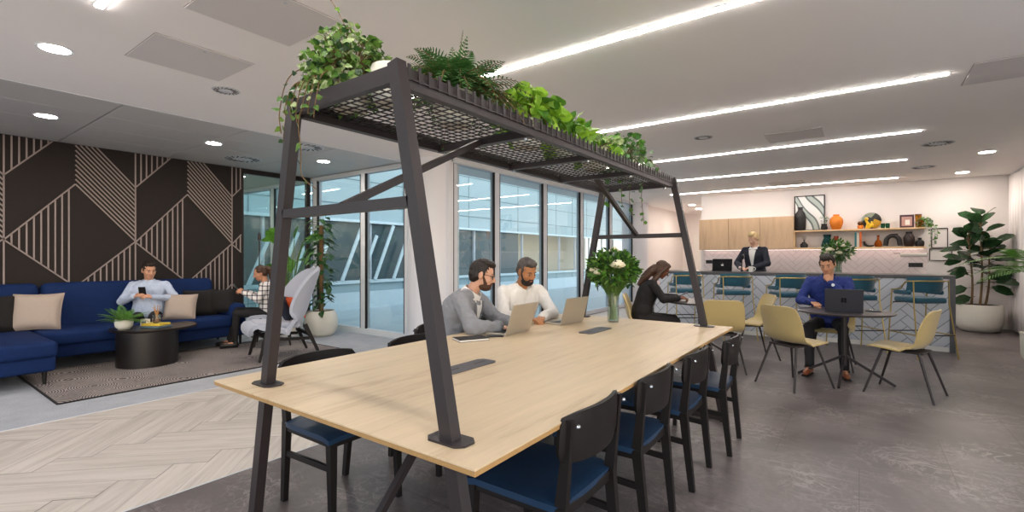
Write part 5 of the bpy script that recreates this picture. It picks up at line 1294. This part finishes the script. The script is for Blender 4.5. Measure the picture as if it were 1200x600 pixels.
    for s in (1, -1):
        hip, kn, an, fd = legs[s]; q = MB(); z0 = an.z-.085 if S.get('flat', True) else 0
        q.cap(an-V((0, 0, .02))-fd*.01, an-V((0, 0, .045))-fd*.015, .04, .038, 12); a0 = an-V((0, 0, .048)); q.cap(a0-fd*.02, a0+fd*.12-V((0, 0, .004)), .036, .036, 12); q.cap(a0+fd*.1, a0+fd*.165-V((0, 0, .008)), .036, .026, 12)
        me = remesh(q, .007, 3); lo = a0.z-.034
        for v in me.vertices:
            if v.co.z < lo: v.co.z = lo
        so = mobj('shoe', me, S['shoes'], t); q = MB(); q.rbox(a0+fd*.07-V((0, 0, .034)), (.07, .23, .012), .005, 2, Matrix.Rotation(math.atan2(-fd.x, fd.y), 3, 'Z')); q.build('sole', rubber, so)
    return t, h
hair_dk = M('dark_brown_hair', '#1c120d', .5, 0, .3, 90); hair_bl = M('blond_hair', '#c6ab7c', .5, 0, .25, 90); hair_gr = M('greying_hair', '#4a4542', .55, 0, .45, 120); hair_br = M('brown_hair', '#3c2518', .5, 0, .35, 60)
beard_dk = M('dark_beard', '#241a15', .7, 0, .4, 120)
suit = M('grey_suit_wool', '#85868c', .85, 0, .08, 150, .2, 500); suit_l = M('grey_suit_lapel', '#74757b', .85, 0, .08, 150); sh_white = M('white_shirt_cotton', '#dedbd8', .8, 0, .03, 20, .1, 300)
blk_suit = M('black_suit', '#151214', .8, 0, .15, 60, .15, 400); navy = M('navy_blazer', '#161a28', .8, 0, .12, 60); blue_sh = M('royal_blue_shirt', '#1c2f73', .75, 0, .1, 30, .15, 300); lt_blue = M('pale_blue_shirt', '#a9b5cc', .8, 0, .05, 30, .1, 300)
dk_tr = M('dark_trousers', '#1a181b', .85, 0, .1, 60); br_shoe = M('tan_leather_shoe', '#7a3f1f', .4, 0, .15, 30); bk_shoe = M('black_leather_shoe', '#141213', .4, 0, .1, 30); grey_tr = M('grey_trousers', '#5a5c62', .85, 0, .08, 90)
def plaid():
    n = NT('checked_shirt_fabric'); n.tc(); sp = n.n.new('ShaderNodeSeparateXYZ'); n.link(n.tc(), sp.inputs[0]); ms = None
    fx = []
    for ax, ph in ((0, .0), (1, .3), (2, .1)):
        w = n.math('ABSOLUTE', n.math('SUBTRACT', n.math('FRACT', n.math('ADD', n.math('MULTIPLY', sp.outputs[ax], 15.), ph)), .5)); fx.append(n.math('LESS_THAN', w, .13))
    s = n.math('ADD', n.math('ADD', n.math('MULTIPLY', fx[0], .0), fx[1]), fx[2]); col = n.ramp(n.math('MULTIPLY', s, .5), [(0, '#d9d5d2'), (.5, '#77737a'), (1, '#2a272b')]); n.set(col=col, rough=.85); return n.m
plaid_m = plaid(); tan_skin = '#b07a5a'; pale = '#c99a82'; brown = '#6b4330'
stdl = dict(lr=((.12, .42, .50), (.14, .36, .09), (0.1, 1, 0)), ll=((-.12, .42, .50), (-.14, .36, .09), (-.1, 1, 0)))
person('man in a grey suit jacket and glasses typing on a laptop at the long table', (-2.66, 2.84, 0), -76, dict(stdl, pel=(0, 0, .56), neck=(-.02, .16, 1.04), head=(-.04, .25, 1.17), yaw=20, pitch=14, roll=-4, twist=8, belly=(0, -.07, 0),
    ar=((.24, .30, .80), (.10, .46, .795), (-.35, .9, -.15), (0, .1, 1), (.25, .45, .3)), al=((-.26, .27, .80), (-.09, .49, .795), (.25, .95, -.1), (0, .1, 1), (.3, .5, .3)),
    skin=pale, shirt=sh_white, top=suit, lapel=suit_l, topname='jacket', pad=.016, sl=.004, wr=.017, pants=grey_tr, shoes=bk_shoe, hairmat=hair_dk, hairstyle='quiff', beard=.85, beardmat=M('short_brown_beard', '#4a3122', .8, 0, .3, 120), glasses=1, vox=.0048, bw=1.08, lips='#a86a5c'))
person('bearded man in a white shirt with greying hair looking down at the long table', (-2.66, 3.68, 0), -114, dict(stdl, pel=(0, 0, .56), neck=(-.02, .15, 1.05), head=(-.01, .23, 1.185), yaw=6, pitch=24, roll=3, twist=-6, belly=(0, -.07, 0),
    ar=((.25, .27, .80), (.10, .45, .79), (-.45, .85, -.1), (0, .05, 1), (.4, .5, .3)), al=((-.25, .30, .80), (-.02, .47, .80), (.7, .6, -.12), (0, .1, 1), (.45, .5, .3)),
    skin='#a9744f', top=sh_white, pad=.012, wr=.015, pants=dk_tr, shoes=bk_shoe, hairmat=hair_gr, hairstyle='short', beard=1.05, beardmat=beard_dk, vox=.0048, bw=1.05, face=1.04))
person('woman in a black suit with long brown hair bent over the small round table', (-2.33, 6.12, 0), -66, dict(stdl, k=.95, pel=(0, 0, .55), neck=(0, .16, 1.015), head=(.0, .26, 1.15), yaw=0, pitch=34, twist=0, belly=(0, -.06, 0),
    ar=((.22, .26, .78), (.08, .46, .79), (-.3, .95, .05), (.35, .1, .9), (.5, .6, .4)), al=((-.22, .28, .78), (-.06, .46, .79), (.3, .95, .05), (-.35, .1, .9), (.5, .6, .4)),
    skin=brown, shirt=M('pale_pink_blouse', '#d9c8cb', .8), top=blk_suit, lapel=blk_suit, topname='jacket', pad=.012, wr=.006, pants=blk_suit, shoes=bk_shoe, hairmat=hair_br, hairstyle='long', hairwr=.0025, lips='#7a3f38', bw=.92, vdepth=.3))
t = thing('smartphone', 'phone held in the hands of the woman in black', 'phone', (-1.86, 6.33, .83), -66); MB().rbox((0, 0, .0), (.074, .15, .008), .003, 2, Matrix.Rotation(.4, 3, 'X')).build('body', dark_plastic, t); MB().box((0, -.002, .005), (.066, .14, .001), Matrix.Rotation(.4, 3, 'X')).build('screen', M('phone_screen', '#54698c', .2), t)
person('man in a royal blue shirt resting his chin on one hand behind a dark laptop', (-.29, 6.93, 0), 176, dict(pel=(0, 0, .56), neck=(0, .12, 1.075), head=(.0, .18, 1.225), yaw=-6, pitch=20, roll=3, twist=0, belly=(0, -.05, 0),
    ar=((.27, .22, .80), (.12, .40, .795), (-.5, .85, -.1), (0, .1, 1), (.4, .5, .3)), al=((-.24, .34, .80), (-.055, .335, 1.02), (.45, -.15, .75), (-.25, .9, .1), (.9, 1.0, .6)),
    lr=((.15, .42, .51), (.12, .62, .095), (.1, 1, 0)), ll=((-.17, .42, .51), (-.2, .56, .095), (-.25, 1, 0)), skin='#c08d6e', top=blue_sh, pad=.01, wr=.014, pants=dk_tr, shoes=br_shoe, hairmat=hair_dk, hairstyle='quiff', bw=1.1, face=1.03, vox=.005))
t = thing('wristwatch', 'dark wristwatch with a pale dial on the wrist of the man in blue', 'watch', (0, 0, 0)); a = R(176); P_ = Matrix.Translation((-.29, 6.93, 0)) @ Matrix.Rotation(a, 4, 'Z'); c = P_ @ V((-.07, .336, .995)); ax = (P_.to_3x3() @ V((.19, 0, .22))).normalized(); t.location = c
rq = ax.to_track_quat('Z', 'Y').to_matrix(); q = MB(); q.lathe([(.030, -.011), (.034, -.011), (.034, .011), (.030, .011)], n=24, closed=False); q.v = [rq @ v for v in q.v]; q.build('strap', bk_shoe, t, True)
q = MB(); fdir = V((0, -1, .2)); fdir = (fdir-ax*fdir.dot(ax)).normalized(); q.cyl(fdir*.033, fdir*.041, .017, n=20); q.build('dial', alu_white, t)
person('blond man in a navy blazer standing behind the bar', (-1.58, 9.98, 0), 168, dict(pel=(0, 0, .98), neck=(.0, .06, 1.50), head=(.0, .10, 1.655), yaw=-18, pitch=24, roll=-3, twist=0, belly=(0, -.02, 0),
    ar=((.29, .12, 1.20), (.13, .38, 1.12), (-.8, .5, -.1), (0, .2, 1), (.5, .6, .3)), al=((-.27, .16, 1.2), (-.09, .38, 1.12), (.8, .4, -.1), (0, .2, 1), (.5, .6, .3)),
    lr=((.1, .03, .5), (.11, 0, .09), (.1, 1, 0)), ll=((-.1, .03, .5), (-.11, 0, .09), (-.1, 1, 0)), skin='#d0a58e', shirt=sh_white, top=navy, lapel=navy, topname='jacket', pad=.014, wr=.006, pants=dk_tr, shoes=bk_shoe, hairmat=hair_bl, hairstyle='quiff', vdepth=.36, vox=.006))
person('dark-haired man in a pale blue shirt sitting on the blue sofa with a phone', (-7.95, 2.4, 0), -118, dict(pel=(0, .02, .53), neck=(.0, -.02, .985), head=(.0, .01, 1.13), yaw=28, pitch=14, roll=2, twist=0, belly=(0, .0, 0),
    ar=((.28, .1, .72), (.10, .3, .80), (-.6, .6, .3), (.3, .6, .6), (.6, .8, .4)), al=((-.32, .08, .74), (-.10, .3, .78), (.7, .5, .3), (-.2, .5, .7), (.6, .8, .4)),
    lr=((.14, .5, .50), (.14, .58, .1), (.1, 1, 0)), ll=((-.14, .5, .52), (-.16, .5, .1), (-.1, 1, 0)), skin='#c08f74', top=lt_blue, pad=.008, wr=.012, pants=dk_tr, shoes=bk_shoe, hairmat=hair_dk, hairstyle='quiff', bw=1.06, vox=.006))
def at_person(loc, rz, p): return Matrix.Translation(loc) @ Matrix.Rotation(R(rz), 4, 'Z') @ V(p)
t = thing('smartphone', 'black phone held upright by the man on the sofa', 'phone', at_person((-7.95, 2.4, 0), -118, (.0, .37, .86)), -118); rr = Matrix.Rotation(-.5, 3, 'X'); MB().rbox((0, 0, 0), (.078, .009, .15), .003, 2, rr).build('body', dark_plastic, t); MB().box(rr @ V((0, -.005, 0)), (.07, .001, .14), rr).build('screen', screen_off, t)
person('woman in a checked shirt with a ponytail sitting in profile with a phone', (-7.16, 3.66, 0), 150, dict(k=.92, pel=(0, .0, .51), neck=(.0, .05, .93), head=(.0, .12, 1.075), yaw=8, pitch=20, roll=0, twist=0, belly=(0, -.04, 0),
    ar=((.19, .1, .70), (.06, .32, .80), (-.2, .9, .3), (.8, -.1, .4), (.7, .8, .4)), al=((-.19, .14, .70), (-.05, .33, .80), (.2, .9, .3), (-.8, -.1, .4), (.7, .8, .4)),
    lr=((.1, .42, .52), (.09, .52, .1), (.1, 1, 0)), ll=((-.1, .42, .50), (-.1, .44, .1), (-.1, 1, 0)), skin='#b98468', top=plaid_m, pad=.014, wr=.008, pants=dk_tr, shoes=bk_shoe, hairmat=hair_br, hairstyle='ponytail', bw=.92, vox=.006))
t = thing('smartphone', 'phone held in front of the woman in the checked shirt', 'phone', at_person((-7.16, 3.66, 0), 150, (.0, .43, .86)), 150); MB().rbox((0, 0, 0), (.072, .009, .145), .003, 2, rr).build('body', dark_plastic, t); MB().box(rr @ V((0, -.005, 0)), (.066, .001, .135), rr).build('screen', screen_off, t)
# ---------------------------------------------------------------- camera, world, exposure
cam = bpy.data.cameras.new('camera'); co = bpy.data.objects.new('camera', cam); C.objects.link(co)
co.location = (0, 0, 1.32); co.rotation_euler = (R(90), 0, R(36)); cam.sensor_width = 36; cam.lens = 16.8; cam.shift_y = 1/1200; cam.clip_start = .02
sc = bpy.context.scene; sc.camera = co
w = bpy.data.worlds.new('world'); sc.world = w; w.use_nodes = True; nt = w.node_tree
bg = nt.nodes['Background']; sky = nt.nodes.new('ShaderNodeTexSky'); sky.sky_type = 'NISHITA'; sky.sun_disc = False; sky.sun_elevation = R(25); sky.sun_rotation = R(120)
mx = nt.nodes.new('ShaderNodeMix'); mx.data_type = 'RGBA'; mx.inputs[0].default_value = .85
nt.links.new(sky.outputs[0], mx.inputs[6]); mx.inputs[7].default_value = (.92, .955, 1.0, 1)
nt.links.new(mx.outputs[2], bg.inputs[0]); bg.inputs[1].default_value = .75
vs_ = sc.view_settings; sc.display_settings.display_device = 'sRGB'; vs_.view_transform = 'Standard'; vs_.look = 'None'; vs_.gamma = 1; vs_.use_curve_mapping = False; vs_.exposure = .85
sc.cycles.max_bounces = 10; sc.cycles.transparent_max_bounces = 24; sc.cycles.diffuse_bounces = 8; sc.cycles.sample_clamp_indirect = 6; sc.cycles.caustics_reflective = False; sc.cycles.caustics_refractive = False
sc.cycles.use_denoising = True
